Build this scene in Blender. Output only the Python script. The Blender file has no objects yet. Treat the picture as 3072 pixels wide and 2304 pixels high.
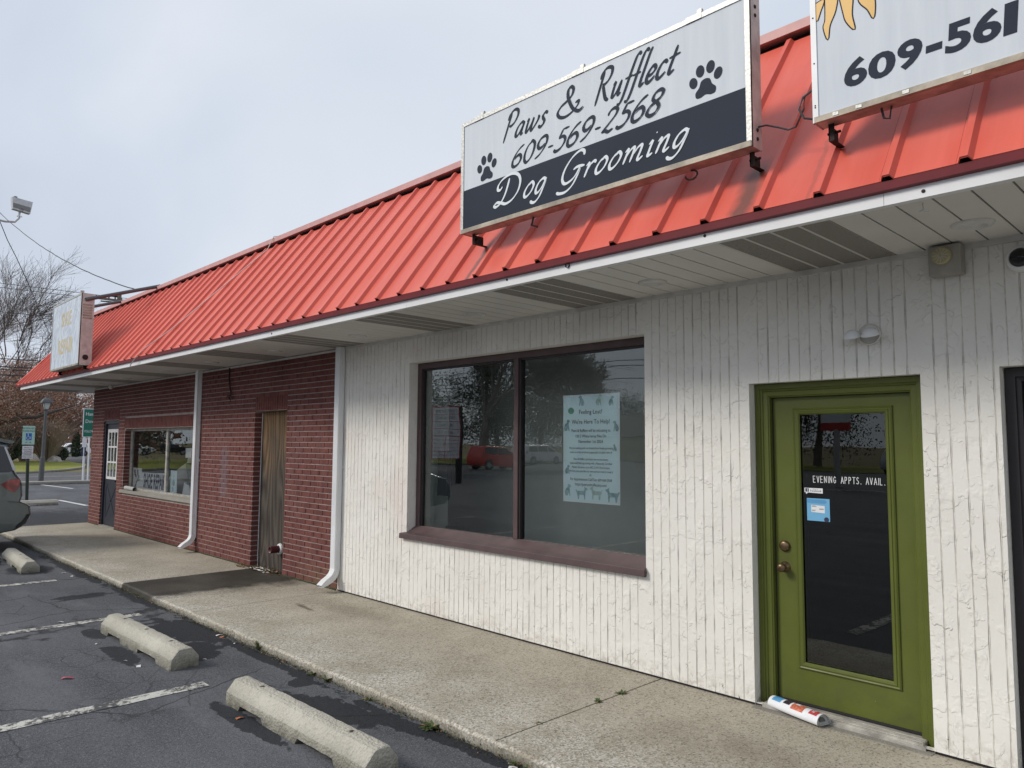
import bpy, math, random
import numpy as np
from mathutils import Vector, Matrix
random.seed(7); np.random.seed(7)
R = math.radians
scene = bpy.context.scene
col = scene.collection

# ------------------------------------------------------------------ camera
def camera():
    yaw, pitch, roll = R(-45.728), R(4.6703), R(0.3728)
    f = Vector((math.sin(yaw)*math.cos(pitch), math.cos(yaw)*math.cos(pitch), math.sin(pitch)))
    rt = Vector((math.cos(yaw), -math.sin(yaw), 0)); up = rt.cross(f)
    r2 = rt*math.cos(roll) + up*math.sin(roll); u2 = -rt*math.sin(roll) + up*math.cos(roll)
    cd = bpy.data.cameras.new('camera'); co = bpy.data.objects.new('camera', cd); col.objects.link(co)
    m = Matrix((r2, u2, -f)).transposed().to_4x4(); m.translation = Vector((2.4689, -4.6516, 1.6933))
    co.matrix_world = m
    cd.sensor_width = 36; cd.lens = 36*2224.48/3072; cd.clip_start = 0.05; cd.clip_end = 2500
    scene.camera = co
camera()

# ------------------------------------------------------------------ sky, sun, exposure
SUN_EL, SUN_AZ = 35, 212      # azimuth clockwise from +y
w = bpy.data.worlds.new('World'); scene.world = w; w.use_nodes = True
nt = w.node_tree; nt.nodes.clear()
def _n(t, ty, **k):
    n = t.nodes.new(ty)
    for a, b in k.items(): setattr(n, a, b)
    return n
out = _n(nt, 'ShaderNodeOutputWorld'); bg = _n(nt, 'ShaderNodeBackground'); bg.inputs[1].default_value = 0.1
sky = _n(nt, 'ShaderNodeTexSky', sky_type='NISHITA', sun_disc=False, sun_elevation=R(SUN_EL), sun_rotation=R(SUN_AZ))
tc = _n(nt, 'ShaderNodeTexCoord'); sp = _n(nt, 'ShaderNodeSeparateXYZ'); nt.links.new(tc.outputs['Generated'], sp.inputs[0])
ab = _n(nt, 'ShaderNodeMath', operation='ABSOLUTE'); nt.links.new(sp.outputs[2], ab.inputs[0])
ad = _n(nt, 'ShaderNodeMath', operation='ADD'); ad.inputs[1].default_value = 0.22; nt.links.new(ab.outputs[0], ad.inputs[0])
dv = []
for i in (0, 1):
    d = _n(nt, 'ShaderNodeMath', operation='DIVIDE'); nt.links.new(sp.outputs[i], d.inputs[0]); nt.links.new(ad.outputs[0], d.inputs[1]); dv.append(d)
cb = _n(nt, 'ShaderNodeCombineXYZ'); nt.links.new(dv[0].outputs[0], cb.inputs[0]); nt.links.new(dv[1].outputs[0], cb.inputs[1])
mp = _n(nt, 'ShaderNodeMapping'); mp.inputs['Rotation'].default_value = (0, 0, R(35)); mp.inputs['Scale'].default_value = (0.5, 1.1, 1)
nt.links.new(cb.outputs[0], mp.inputs[0])
no = _n(nt, 'ShaderNodeTexNoise'); no.inputs['Scale'].default_value = 1.3; no.inputs['Detail'].default_value = 5; no.inputs['Roughness'].default_value = 0.45
no.inputs['Distortion'].default_value = 0.35
nt.links.new(mp.outputs[0], no.inputs['Vector'])
cr = _n(nt, 'ShaderNodeValToRGB'); nt.links.new(no.outputs[0], cr.inputs[0])
cr.color_ramp.elements[0].position = 0.32; cr.color_ramp.elements[0].color = (3.85, 4.25, 4.95, 1)
cr.color_ramp.elements[1].position = 0.68; cr.color_ramp.elements[1].color = (5.1, 5.4, 5.9, 1)
e_ = cr.color_ramp.elements.new(0.5); e_.color = (4.4, 4.8, 5.45, 1)
mx = _n(nt, 'ShaderNodeMixRGB'); mx.inputs[0].default_value = 0.96
nt.links.new(sky.outputs[0], mx.inputs[1]); nt.links.new(cr.outputs[0], mx.inputs[2])
nt.links.new(mx.outputs[0], bg.inputs[0]); nt.links.new(bg.outputs[0], out.inputs[0])
sl = bpy.data.lights.new('sun', 'SUN'); sl.energy = 1.5; sl.angle = R(17); sl.color = (1, 0.94, 0.86)
so = bpy.data.objects.new('sun', sl); col.objects.link(so)
sd = Vector((math.sin(R(SUN_AZ))*math.cos(R(SUN_EL)), math.cos(R(SUN_AZ))*math.cos(R(SUN_EL)), math.sin(R(SUN_EL))))
so.rotation_euler = sd.to_track_quat('Z', 'Y').to_euler()
vs = scene.view_settings; vs.view_transform = 'Standard'; vs.look = 'None'; vs.gamma = 1; vs.exposure = 0.62; vs.use_curve_mapping = False
scene.cycles.max_bounces = 7; scene.cycles.diffuse_bounces = 3; scene.cycles.transparent_max_bounces = 12; scene.cycles.glossy_bounces = 4

# ------------------------------------------------------------------ materials
class T:
    """small node-graph helper"""
    def __init__(s, name):
        s.m = bpy.data.materials.new(name); s.m.use_nodes = True; s.t = s.m.node_tree; s.t.nodes.clear()
        s.o = s.n('ShaderNodeOutputMaterial'); s.b = s.n('ShaderNodeBsdfPrincipled'); s.l(s.b, s.o.inputs[0])
        s.pos = s.n('ShaderNodeNewGeometry').outputs['Position']
    def n(s, ty, **k):
        n = s.t.nodes.new(ty)
        for a, b in k.items(): setattr(n, a, b)
        return n
    def l(s, a, b):
        s.t.links.new(a.outputs[0] if hasattr(a, 'outputs') else a, b)
    def put(s, v, sock):
        if isinstance(v, (int, float)): sock.default_value = v
        elif isinstance(v, tuple): sock.default_value = (*v, 1) if len(v) == 3 and len(sock.default_value) == 4 else v
        else: s.l(v, sock)
    def math(s, op, a, b=0.0, clamp=False):
        n = s.n('ShaderNodeMath', operation=op, use_clamp=clamp); s.put(a, n.inputs[0]); s.put(b, n.inputs[1]); return n.outputs[0]
    def xyz(s, v=None):
        n = s.n('ShaderNodeSeparateXYZ'); s.l(v or s.pos, n.inputs[0]); return n.outputs
    def map(s, scale=(1, 1, 1), rot=(0, 0, 0), loc=(0, 0, 0), v=None):
        n = s.n('ShaderNodeMapping'); s.l(v or s.pos, n.inputs[0]); n.inputs['Scale'].default_value = scale
        n.inputs['Rotation'].default_value = rot; n.inputs['Location'].default_value = loc; return n.outputs[0]
    def noise(s, sc=5, det=3, ro=0.5, v=None, dist=0, colour=False):
        n = s.n('ShaderNodeTexNoise'); s.l(v or s.pos, n.inputs['Vector']); n.inputs['Scale'].default_value = sc
        n.inputs['Detail'].default_value = det; n.inputs['Roughness'].default_value = ro; n.inputs['Distortion'].default_value = dist
        return n.outputs[1 if colour else 0]
    def vor(s, sc=5, feat='F1', v=None, o=0):
        n = s.n('ShaderNodeTexVoronoi', feature=feat); s.l(v or s.pos, n.inputs['Vector']); n.inputs['Scale'].default_value = sc; return n.outputs[o]
    def ramp(s, v, a, b, ca=0.0, cb=1.0):
        n = s.n('ShaderNodeMapRange'); n.clamp = True; s.put(v, n.inputs[0])
        for i, q in enumerate((a, b, ca, cb)): n.inputs[i+1].default_value = q
        return n.outputs[0]
    def mix(s, f, a, b, mode='MIX'):
        n = s.n('ShaderNodeMixRGB', blend_type=mode); s.put(f, n.inputs[0]); s.put(a, n.inputs[1]); s.put(b, n.inputs[2]); return n.outputs[0]
    def bump(s, h, st=0.5, dist=0.01, prev=None):
        n = s.n('ShaderNodeBump'); s.put(h, n.inputs['Height']); n.inputs['Strength'].default_value = st; n.inputs['Distance'].default_value = dist
        if prev is not None: s.l(prev, n.inputs['Normal'])
        return n.outputs[0]
    def done(s, base, rough=0.6, nrm=None, metal=0.0, spec=0.5, coat=0.0):
        s.put(base, s.b.inputs['Base Color']); s.put(rough, s.b.inputs['Roughness']); s.put(metal, s.b.inputs['Metallic'])
        s.b.inputs['Specular IOR Level'].default_value = spec
        if coat: s.b.inputs['Coat Weight'].default_value = coat
        if nrm is not None: s.l(nrm, s.b.inputs['Normal'])
        return s.m
def plain(name, c, rough=0.6, metal=0.0, var=0.12, sc=9, spec=0.5, bump=0.0, bsc=60, coat=0.0):
    t = T(name); f = t.noise(sc, 4)
    base = t.mix(t.ramp(f, .3, .7), tuple(x*(1-var) for x in c), tuple(min(1, x*(1+var)) for x in c))
    nr = t.bump(t.noise(bsc, 3), bump, .005) if bump else None
    return t.done(base, rough, nr, metal, spec, coat)
def blob(t, x, y, cx, cy, rx, ry, rot=0, soft=0.25, nz=None, amp=0.35):
    """mask of one irregular stain"""
    c, s_ = math.cos(R(rot)), math.sin(R(rot))
    dx = t.math('SUBTRACT', x, cx); dy = t.math('SUBTRACT', y, cy)
    a = t.math('DIVIDE', t.math('ADD', t.math('MULTIPLY', dx, c), t.math('MULTIPLY', dy, s_)), rx)
    b = t.math('DIVIDE', t.math('SUBTRACT', t.math('MULTIPLY', dy, c), t.math('MULTIPLY', dx, s_)), ry)
    d = t.math('SQRT', t.math('ADD', t.math('MULTIPLY', a, a), t.math('MULTIPLY', b, b)))
    if nz is not None: d = t.math('ADD', d, t.math('MULTIPLY', t.math('SUBTRACT', nz, .5), amp*3.2))
    return t.ramp(d, 1-soft, 1+soft*.2, 1, 0)
def allmax(t, L):
    r = L[0]
    for q in L[1:]: r = t.math('MAXIMUM', r, q)
    return r
M = {}
def mk_materials():
    # asphalt of the lot
    def asphalt(name, a, b, wet=True, sc=1.0):
        t = T(name); x, y, z = t.xyz()
        big = t.noise(.35*sc, 5, .6); streak = t.noise(1.1, 5, .6, t.map((.35, 1.6, 1), (0, 0, R(20))))
        f = t.math('ADD', t.math('MULTIPLY', big, .5), t.math('MULTIPLY', streak, .6))
        base = t.mix(t.ramp(f, .36, .72), a, b)
        sp_ = t.vor(170, o=1); spk = t.n('ShaderNodeRGBToBW'); t.l(sp_, spk.inputs[0])
        base = t.mix(t.ramp(spk.outputs[0], .60, .9, 0, .8), base, (.20, .20, .21))
        base = t.mix(t.ramp(t.noise(55, 3, .7), .5, .75, 0, .55), base, (.012, .013, .016))
        cv = t.n('ShaderNodeMixRGB'); cv.inputs[0].default_value = .12; t.l(t.map((1, 1, 0)), cv.inputs[1]); t.l(t.noise(3, 4, .6, colour=True), cv.inputs[2])
        crack = t.ramp(t.vor(.55, 'DISTANCE_TO_EDGE', cv.outputs[0]), 0.0, .006, 1, 0)
        crack2 = t.math('MULTIPLY', t.ramp(t.vor(3.2, 'DISTANCE_TO_EDGE', cv.outputs[0]), 0.0, .02, 1, 0), t.ramp(t.noise(.9, 3), .56, .62))
        crack = t.math('MAXIMUM', t.math('MULTIPLY', crack, t.ramp(t.noise(.7, 2), .44, .50)), t.math('MULTIPLY', crack2, .7))
        patch = t.math('MULTIPLY', t.ramp(t.noise(1.8, 5, .7, t.map((.4, 1.3, 1), (0, 0, R(-12)))), .56, .68), .5); base = t.mix(patch, base, (.15, .153, .165))
        base = t.mix(t.math('MULTIPLY', crack, .8), base, (.012, .012, .012))
        rough = .93; bstr = .55
        nr = t.bump(t.vor(150), .6, .004, t.bump(t.noise(30, 3), .3, .01))
        if wet:
            nz = t.noise(3.4, 5, .62, dist=.8); nz2 = t.noise(13, 4, .65)
            nn = t.math('ADD', t.math('MULTIPLY', nz, .7), t.math('MULTIPLY', nz2, .3))
            L = [blob(t, x, y, -4.75, -1.86, .72, .26, 4, .05, nn, 1.0), blob(t, x, y, -4.05, -2.0, .38, .17, -10, .05, nn, 1.0),
                 blob(t, x, y, -5.2, -2.5, .2, .10, 0, .06, nn, 1.0), blob(t, x, y, -4.35, -2.55, .45, .09, 0, .08, nn, .8),
                 blob(t, x, y, -2.05, -1.98, .62, .17, 8, .05, nn, 1.0), blob(t, x, y, -1.55, -1.80, .38, .08, 8, .05, nn, 1.0),
                 blob(t, x, y, -2.65, -1.80, .10, .12, 0, .06, nn, 1.0), blob(t, x, y, -2.1, -2.46, .50, .07, 0, .08, nn, .8),
                 blob(t, x, y, -7.15, -2.12, .16, .36, 6, .06, nn, 1.0), blob(t, x, y, -6.6, -1.68, 1.0, .10, 0, .06, nn, 1.0),
                 blob(t, x, y, -9.1, -1.72, 1.6, .09, 0, .06, nn, 1.0), blob(t, x, y, -9.6, -2.15, .5, .28, 0, .2, nn, .5),
                 blob(t, x, y, -17.6, -.6, 2.6, 2.4, 0, .5, nn, .8), blob(t, x, y, -1.2, -1.72, .9, .06, 2, .06, nn, 1.0),
                 blob(t, x, y, -3.6, -1.73, 1.3, .06, 0, .06, nn, 1.0), blob(t, x, y, -10.6, -2.4, .35, .12, 0, .06, nn, 1.0)]
            wm = allmax(t, L)
            base = t.mix(t.math('MULTIPLY', wm, .78), base, (.006, .007, .010))
            rough = t.mix(wm, (.93,)*3, (.72,)*3)
        return t.done(base, rough, nr, 0, .25)
    M['asphalt'] = asphalt('asphalt', (.050, .053, .061), (.135, .139, .150))
    M['road'] = asphalt('road_asphalt', (.085, .085, .09), (.13, .13, .135), False)
    # exposed-aggregate concrete
    def concrete(name, a, b, walk=False, agg=1.0, bs=.5):
        t = T(name); x, y, z = t.xyz()
        f = t.noise(1.3, 5, .6); base = t.mix(t.ramp(f, .35, .68), a, b)
        sp_ = t.n('ShaderNodeRGBToBW'); t.l(t.vor(95, o=1), sp_.inputs[0])
        base = t.mix(t.ramp(sp_.outputs[0], .5, .95, 0, .5*agg), base, (.56, .53, .46))
        base = t.mix(t.ramp(sp_.outputs[0], .34, .1, 0, .62*agg if walk else .30*agg), base, (.085, .078, .065) if walk else (.14, .13, .11))
        base = t.mix(t.ramp(t.vor(17), .0, .11, .65*agg, 0), base, (.05, .045, .04)) if walk else base
        rough = .9
        if walk:
            edge = t.math('MULTIPLY', t.ramp(y, -.75, -1.45, 0, 1), t.ramp(t.noise(2.5, 4), .35, .6))
            base = t.mix(t.math('MULTIPLY', edge, t.ramp(sp_.outputs[0], .42, .75, 0, .7)), base, (.66, .64, .6))
            nz = t.noise(3, 5, .65)
            st = allmax(t, [blob(t, x, y, -4.65, -.70, .26, .03, -6, .8, nz, .6), blob(t, x, y, -4.2, -.4, .9, .22, 0, .9, nz, .8),
                            blob(t, x, y, .35, -.75, .55, .3, 0, .9, nz, .8)])
            base = t.mix(t.math('MULTIPLY', st, .30), base, (.10, .075, .04))
            base = t.mix(t.math('MULTIPLY', blob(t, x, y, -4.65, -.70, .26, .035, -6, .7, nz, .8), .6), base, (.05, .03, .015))
            gum = t.ramp(t.vor(1.9), .0, .032, 1, 0); base = t.mix(t.math('MULTIPLY', gum, .85), base, (.03, .028, .025))
            # damp fan running out from the boarded doorway: hard edge on the slab joint, soft on the other side
            hard = t.ramp(t.math('ADD', x, t.math('MULTIPLY', t.math('SUBTRACT', nz, .5), .04)), -7.33, -7.29, 0, 1)
            lim = t.math('ADD', t.math('MULTIPLY', y, .10), -5.92)
            lim = t.math('ADD', lim, t.math('MULTIPLY', t.math('SUBTRACT', nz, .5), .9))
            d = t.math('SUBTRACT', lim, x); soft = t.ramp(d, -.12, .25, 0, 1)
            wet = t.math('MULTIPLY', hard, soft)
            base = t.mix(t.math('MULTIPLY', wet, t.ramp(t.noise(1.6, 4), .3, .6, .84, .95)), base, (.024, .021, .017)); rough = t.mix(wet, (.9,)*3, (.7,)*3)
        dirt = t.ramp(z, -.07, -.005, .9, 0) if walk else t.ramp(z, -.07, .045, .85, 0)
        base = t.mix(t.math('MULTIPLY', dirt, t.ramp(t.noise(12, 4), .3, .6, .5, 1)), base, (.05, .05, .032))
        nr = t.bump(t.vor(95 if walk else 70), bs, .004 if walk else .006, t.bump(t.noise(14, 4), .3, .012))
        return t.done(base, rough, nr, 0, .3)
    M['walk'] = concrete('sidewalk_concrete', (.325, .29, .225), (.44, .40, .32), True)
    M['stop'] = concrete('wheel_stop_concrete', (.38, .36, .30), (.52, .495, .42), False, .8, 1.0)
    M['kerb'] = concrete('kerb_concrete', (.30, .29, .26), (.40, .38, .34))
    M['sill_c'] = concrete('sill_concrete', (.27, .25, .22), (.36, .34, .30), False, .3)
    # worn white line paint
    t = T('line_paint'); f = t.noise(26, 5, .7); g = t.noise(7, 4, .6)
    wear = t.ramp(t.math('ADD', t.math('MULTIPLY', f, .7), t.math('MULTIPLY', g, .4)), .50, .60)
    base = t.mix(wear, (.56, .55, .50), (.09, .09, .09)); M['paint_line'] = t.done(base, .9, t.bump(t.vor(150), .6, .004), 0, .2)
    M['paint_far'] = plain('road_marking_paint', (.62, .62, .6), .8)
    # brick and mortar
    t = T('brick'); x, y, z = t.xyz()
    oi = t.n('ShaderNodeCombineXYZ')
    t.l(t.math('FLOOR', t.math('DIVIDE', x, .1015)), oi.inputs[0]); t.l(t.math('FLOOR', t.math('DIVIDE', t.math('SUBTRACT', z, .02), .0677)), oi.inputs[2])
    wn = t.n('ShaderNodeTexWhiteNoise'); t.l(oi, wn.inputs[0])
    base = t.mix(t.ramp(wn.outputs[0], 0, 1, 0, 1), (.125, .042, .036), (.185, .066, .054))
    base = t.mix(t.ramp(t.noise(40, 4, .7), .45, .72, 0, .55), base, (.085, .024, .026))
    base = t.mix(t.ramp(t.noise(2.0, 4), .5, .75, 0, .22), base, (.24, .13, .12))
    # pale rectangle where a mailbox or sign used to be, and green-brown damp at the base by the downspout
    pm = t.math('MULTIPLY', t.math('MULTIPLY', t.ramp(x, -8.52, -8.48), t.ramp(x, -8.27, -8.23, 1, 0)), t.math('MULTIPLY', t.ramp(z, .88, .92), t.ramp(z, 1.55, 1.68, 1, 0)))
    base = t.mix(t.math('MULTIPLY', pm, .45), base, (.17, .13, .15))
    dm = t.math('MULTIPLY', t.ramp(z, .30, .05), t.ramp(x, -6.3, -5.6)); base = t.mix(t.math('MULTIPLY', dm, t.ramp(t.noise(6, 3), .35, .65, .2, .75)), base, (.13, .10, .05))
    M['brick'] = t.done(base, .85, t.bump(t.noise(55, 5, .7, t.map((1, 1, 2.4))), .75, .006, t.bump(t.noise(9, 3), .3, .01)), 0, .3)
    M['mortar'] = plain('mortar', (.34, .275, .25), .95, var=.2, bump=.4)
    # trowelled stucco
    t = T('white_stucco'); x, y, z = t.xyz()
    dis = t.noise(2.6, 4, .6, colour=True); dv_ = t.n('ShaderNodeMixRGB'); dv_.inputs[0].default_value = .16; t.l(t.pos, dv_.inputs[1]); t.l(dis, dv_.inputs[2])
    mask = t.ramp(t.noise(7.5, 3), .47, .58); mask2 = t.ramp(t.noise(6, 3, v=t.map(loc=(3, 1, 7))), .47, .58)
    st1 = t.ramp(t.noise(9.5, 3, .5, dv_.outputs[0]), .487, .503); st2 = t.ramp(t.noise(19, 2, .5, dv_.outputs[0]), .545, .565)
    rid = t.math('MULTIPLY', t.ramp(t.math('ABSOLUTE', t.math('SUBTRACT', t.noise(9.5, 3, .5, dv_.outputs[0]), .495)), 0, .012, 1, 0), mask)
    h = t.math('ADD', t.math('MULTIPLY', st1, mask), t.math('MULTIPLY', t.math('MULTIPLY', st2, mask2), .7))
    nr = t.bump(h, .75, .004, t.bump(t.noise(60, 4, .6), .35, .003))
    base = t.mix(t.ramp(t.noise(1.6, 5, .6), .3, .7), (.725, .705, .655), (.80, .785, .74))
    base = t.mix(t.math('MULTIPLY', rid, .14), base, (.34, .27, .22))
    pink = t.math('MULTIPLY', t.ramp(t.noise(1.4, 3), .52, .7), t.ramp(x, -1.5, -4.5)); base = t.mix(t.math('MULTIPLY', pink, .28), base, (.62, .44, .38))
    low = t.math('MULTIPLY', t.ramp(z, .16, .0), t.ramp(t.noise(18, 4, .7), .45, .62)); base = t.mix(t.math('MULTIPLY', low, .55), base, (.30, .24, .20))
    chip = t.math('MULTIPLY', t.ramp(t.noise(24, 3, .6), .66, .70), t.ramp(z, .25, .03)); base = t.mix(chip, base, (.13, .09, .08))
    M['stucco'] = t.done(base, .8, nr, 0, .35)
    M['stucco_groove'] = plain('stucco_groove', (.60, .57, .51), .9, var=.25, sc=20)
    # red ribbed metal roof
    t = T('red_roof_metal'); x, y, z = t.xyz()
    base = t.mix(t.ramp(t.noise(1.4, 5, .65, t.map((3.2, .30, .30))), .3, .7), (.60, .092, .058), (.71, .140, .095))
    base = t.mix(t.ramp(t.noise(.8, 2), .35, .8, 0, .16), base, (.64, .17, .135))
    nz = t.noise(7, 4, .6)
    def streak(cx, wd, zt, zb, amt):
        m = t.math('MULTIPLY', t.ramp(t.math('ABSOLUTE', t.math('SUBTRACT', x, t.math('ADD', t.math('MULTIPLY', t.math('SUBTRACT', nz, .5), .09), cx))), wd*.3, wd, 1, 0), t.ramp(z, zt+.05, zt-.06, 0, 1))
        return t.math('MULTIPLY', m, amt)
    st = allmax(t, [streak(.53, .085, 3.28, 2.9, .8), streak(-1.70, .035, 3.25, 2.9, .75), streak(.90, .02, 3.5, 2.9, .3), streak(-12.3, .05, 3.1, 2.9, .6), streak(-13.2, .05, 3.1, 2.9, .5)])
    base = t.mix(st, base, (.085, .055, .045))
    base = t.mix(t.ramp(t.vor(2.3), 0, .018, .9, 0), base, (.06, .02, .03))
    M['roof'] = t.done(base, t.ramp(t.noise(3, 3), .3, .7, .34, .5), t.bump(t.noise(2.2, 2), .25, .02), 0, .45)
    M['cap'] = plain('sky_sheen_red_trim', (.56, .30, .28), .5, var=.1)  # red cap paint with the pale sheen of the sky put into its colour
    M['drip'] = plain('dark_red_drip_edge', (.16, .012, .018), .5)
    M['deck'] = plain('roof_deck_dark', (.02, .018, .02), .9)
    M['fascia'] = plain('white_fascia', (.74, .74, .74), .45, var=.05, sc=3)
    M['soffit'] = plain('white_soffit', (.66, .645, .61), .6, var=.06, sc=2)
    t = T('vented_soffit'); v = t.vor(120); M['vent'] = t.done(t.mix(t.ramp(v, .18, .34), (.02, .02, .02), (.26, .245, .22)), .7, t.bump(v, .5, .002))
    M['slot'] = plain('soffit_groove', (.12, .115, .10), .8)
    M['bronze'] = plain('brown_window_frame', (.085, .052, .053), .55, var=.18, sc=6, bump=.25, bsc=25)
    M['bronze_dark'] = plain('dark_bronze', (.022, .017, .019), .5)
    t = T('olive_green_door_paint'); x, y, z = t.xyz()
    base = t.mix(t.ramp(t.noise(2.5, 4, .6), .3, .7), (.088, .106, .017), (.108, .128, .022)); grime = t.math('MULTIPLY', t.ramp(z, .5, .02), t.ramp(t.noise(7, 5, .7), .42, .66)); base = t.mix(t.math('MULTIPLY', grime, .45), base, (.06, .06, .03))
    base = t.mix(t.math('MULTIPLY', blob(t, x, z, .17, .93, .09, .22, 0, .9, t.noise(9, 3), .4), .35), base, (.055, .055, .02)); chip = t.math('MULTIPLY', t.ramp(t.noise(38, 3, .6), .74, .75), t.ramp(t.noise(3, 2), .5, .6)); base = t.mix(chip, base, (.30, .32, .20))
    M['green'] = t.done(base, t.ramp(t.noise(4, 4), .3, .7, .33, .5), t.bump(t.noise(16, 4, .6, t.map((1, 1, .08))), .12, .003, t.bump(t.noise(90, 2), .12, .002)), 0, .4)
    M['alu'] = plain('aluminium', (.42, .40, .36), .5, .25, var=.3, sc=14, bump=.2)
    M['alu_dirty'] = plain('stained_aluminium', (.34, .30, .24), .55, .2, var=.4, sc=8, bump=.2)
    M['galv'] = plain('galvanised_trim', (.46, .46, .44), .5, .5, var=.2, sc=60, bump=.3)
    M['cab_side'] = plain('grey_cabinet_metal', (.50, .48, .44), .5, .15, var=.25, sc=9, bump=.15)
    M['rust'] = plain('rusty_bracket', (.035, .024, .02), .8, .3, var=.5, sc=30)
    M['brass'] = plain('tarnished_brass', (.17, .12, .07), .38, .85, var=.3, sc=40)
    M['white_pvc'] = plain('white_downspout_paint', (.76, .77, .78), .4, var=.06, sc=3, bump=.1, bsc=14)
    M['beige_box'] = plain('beige_steel_box', (.36, .34, .30), .5, .2, var=.12)
    M['lens'] = plain('yellowed_siren_lens', (.42, .38, .22), .45, var=.15)
    M['white_pl'] = plain('white_plastic', (.62, .61, .58), .45)
    M['black'] = plain('black_plastic', (.012, .012, .014), .35)
    M['black_gl'] = plain('glossy_black', (.008, .008, .01), .08)
    M['rubber'] = plain('tyre_rubber', (.018, .018, .018), .9)
    M['chrome'] = plain('chrome', (.7, .7, .7), .12, 1.0, var=.03)
    M['rim'] = plain('alloy_rim', (.4, .4, .42), .3, .9, var=.05)
    t = T('sign_face_pale_blue_white'); f = t.noise(3, 5, .65, t.map((5, 1, .35)))
    M['sign_white'] = t.done(t.mix(t.ramp(f, .35, .75), (.66, .70, .75), (.59, .63, .68)), .62, t.bump(t.noise(2.2, 2), .12, .03), 0, .2)
    M['sign_navy'] = plain('sign_dark_slate', (.026, .034, .052), .65, var=.08, sc=2, spec=.15)
    M['sign_lt'] = plain('sign_white_vinyl', (.74, .78, .82), .6, var=.03, spec=.2)
    M['gold'] = plain('sun_yellow_vinyl', (.66, .37, .05), .4, var=.05)
    # plywood
    t = T('weathered_plywood'); x, y, z = t.xyz()
    wv = t.n('ShaderNodeTexWave', wave_type='BANDS', bands_direction='X'); t.l(t.map((1, 1, .16)), wv.inputs[0]); wv.inputs['Scale'].default_value = 4.5
    wv.inputs['Distortion'].default_value = 9; wv.inputs['Detail'].default_value = 4; wv.inputs['Detail Scale'].default_value = 1.1
    fl_ = t.math('ABSOLUTE', t.math('SUBTRACT', t.math('MULTIPLY', t.math('FRACT', t.math('MULTIPLY', t.noise(2.6, 2, .4, t.map((1, 1, .16))), 13)), 2), 1))
    gr = t.math('ADD', t.math('MULTIPLY', fl_, .55), t.math('MULTIPLY', t.noise(60, 4, .7, t.map((1, 1, .035))), .5))
    tan = t.mix(gr, (.055, .032, .018), (.29, .185, .10)); grey = t.mix(gr, (.016, .014, .012), (.125, .105, .088))
    fz = t.ramp(t.math('ADD', z, t.math('MULTIPLY', t.math('SUBTRACT', t.noise(5, 3, v=t.map((1, 1, .3))), .5), 1.3)), 1.2, 1.95)
    M['ply'] = t.done(t.mix(fz, grey, tan), .9, t.bump(gr, .7, .006), 0, .2)
    # old sign face with ghost swirls
    t = T('peeling_sign_face')
    sw = t.ramp(t.math('ABSOLUTE', t.math('SUBTRACT', t.noise(2.1, 3, .5, t.map((1, 1, .6)), dist=2.6), .5)), 0, .07, 1, 0)
    M['old_face'] = t.done(t.mix(t.math('MULTIPLY', sw, .6), (.60, .66, .73), (.30, .35, .42)), .45)
    t = T('faded_ochre_letter'); M['ochre'] = t.done(t.mix(t.ramp(t.noise(16, 4, .6), .42, .60), (.54, .43, .21), (.58, .53, .40)), .6)
    # thin window pane: clear, with the double reflection of a two-faced sheet
    def glass(name, tint, boost=2.9):
        t = T(name); t.t.nodes.remove(t.b)
        tr = t.n('ShaderNodeBsdfTransparent'); tr.inputs[0].default_value = (*tint, 1)
        gl = t.n('ShaderNodeBsdfGlossy'); gl.inputs['Roughness'].default_value = .003; gl.inputs[0].default_value = (.95, 1, .99, 1)
        fr = t.n('ShaderNodeFresnel'); fr.inputs[0].default_value = 1.5
        nb = t.bump(t.noise(1.1, 2, .4), .05, .05); t.l(nb, gl.inputs['Normal'])
        ms = t.n('ShaderNodeMixShader'); t.l(t.math('MULTIPLY', fr.outputs[0], boost, True), ms.inputs[0]); t.l(tr, ms.inputs[1]); t.l(gl, ms.inputs[2]); t.l(ms, t.o.inputs[0])
        return t.m
    M['glass'] = glass('window_glass', (.96, .985, .97)); M['glass_dark'] = glass('door_glass', (.55, .58, .62), 2.0)
    M['glass_plain'] = glass('shoe_shop_glass', (.97, .985, .98), 1.35)
    M['glass_car'] = plain('tinted_car_glass', (.006, .006, .008), .05, var=0, coat=.3)
    M['poster'] = plain('pale_poster_paper', (.80, .93, .95), .7, var=.03, sc=3)
    M['poster_b'] = plain('pale_blue_poster_border', (.95, .99, .99), .7, var=.02)
    M['ink'] = plain('poster_ink', (.035, .055, .065), .7)
    M['dogg'] = plain('watercolour_grey', (.36, .50, .52), .8, var=.3, sc=30)
    M['dogb'] = plain('watercolour_beige', (.56, .68, .64), .8, var=.2, sc=30)
    M['dogn'] = plain('watercolour_green', (.22, .46, .34), .8, var=.15, sc=30)
    M['room'] = plain('shop_interior_paint', (.56, .60, .55), .8, var=.03)
    M['room_w'] = plain('interior_white_paint', (.85, .88, .84), .8, var=.03)
    M['room_floor'] = plain('interior_floor', (.45, .48, .44), .6)
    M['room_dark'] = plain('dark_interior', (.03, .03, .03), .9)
    M['grey_mid'] = plain('grey_plastic', (.22, .23, .23), .6)
    M['navydoor'] = plain('dark_navy_door_paint', (.018, .021, .034), .45, var=.15)
    M['white_paint'] = plain('white_trim_paint', (.66, .66, .66), .5)
    M['paper'] = plain('white_paper', (.74, .75, .77), .7, var=.03)
    M['newsgrey'] = plain('newspaper_grey', (.42, .42, .40), .8, var=.2, sc=60)
    M['red_ink'] = plain('red_print', (.50, .05, .055), .5); M['blue_ink'] = plain('blue_print', (.10, .32, .58), .5, var=.1)
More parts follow.
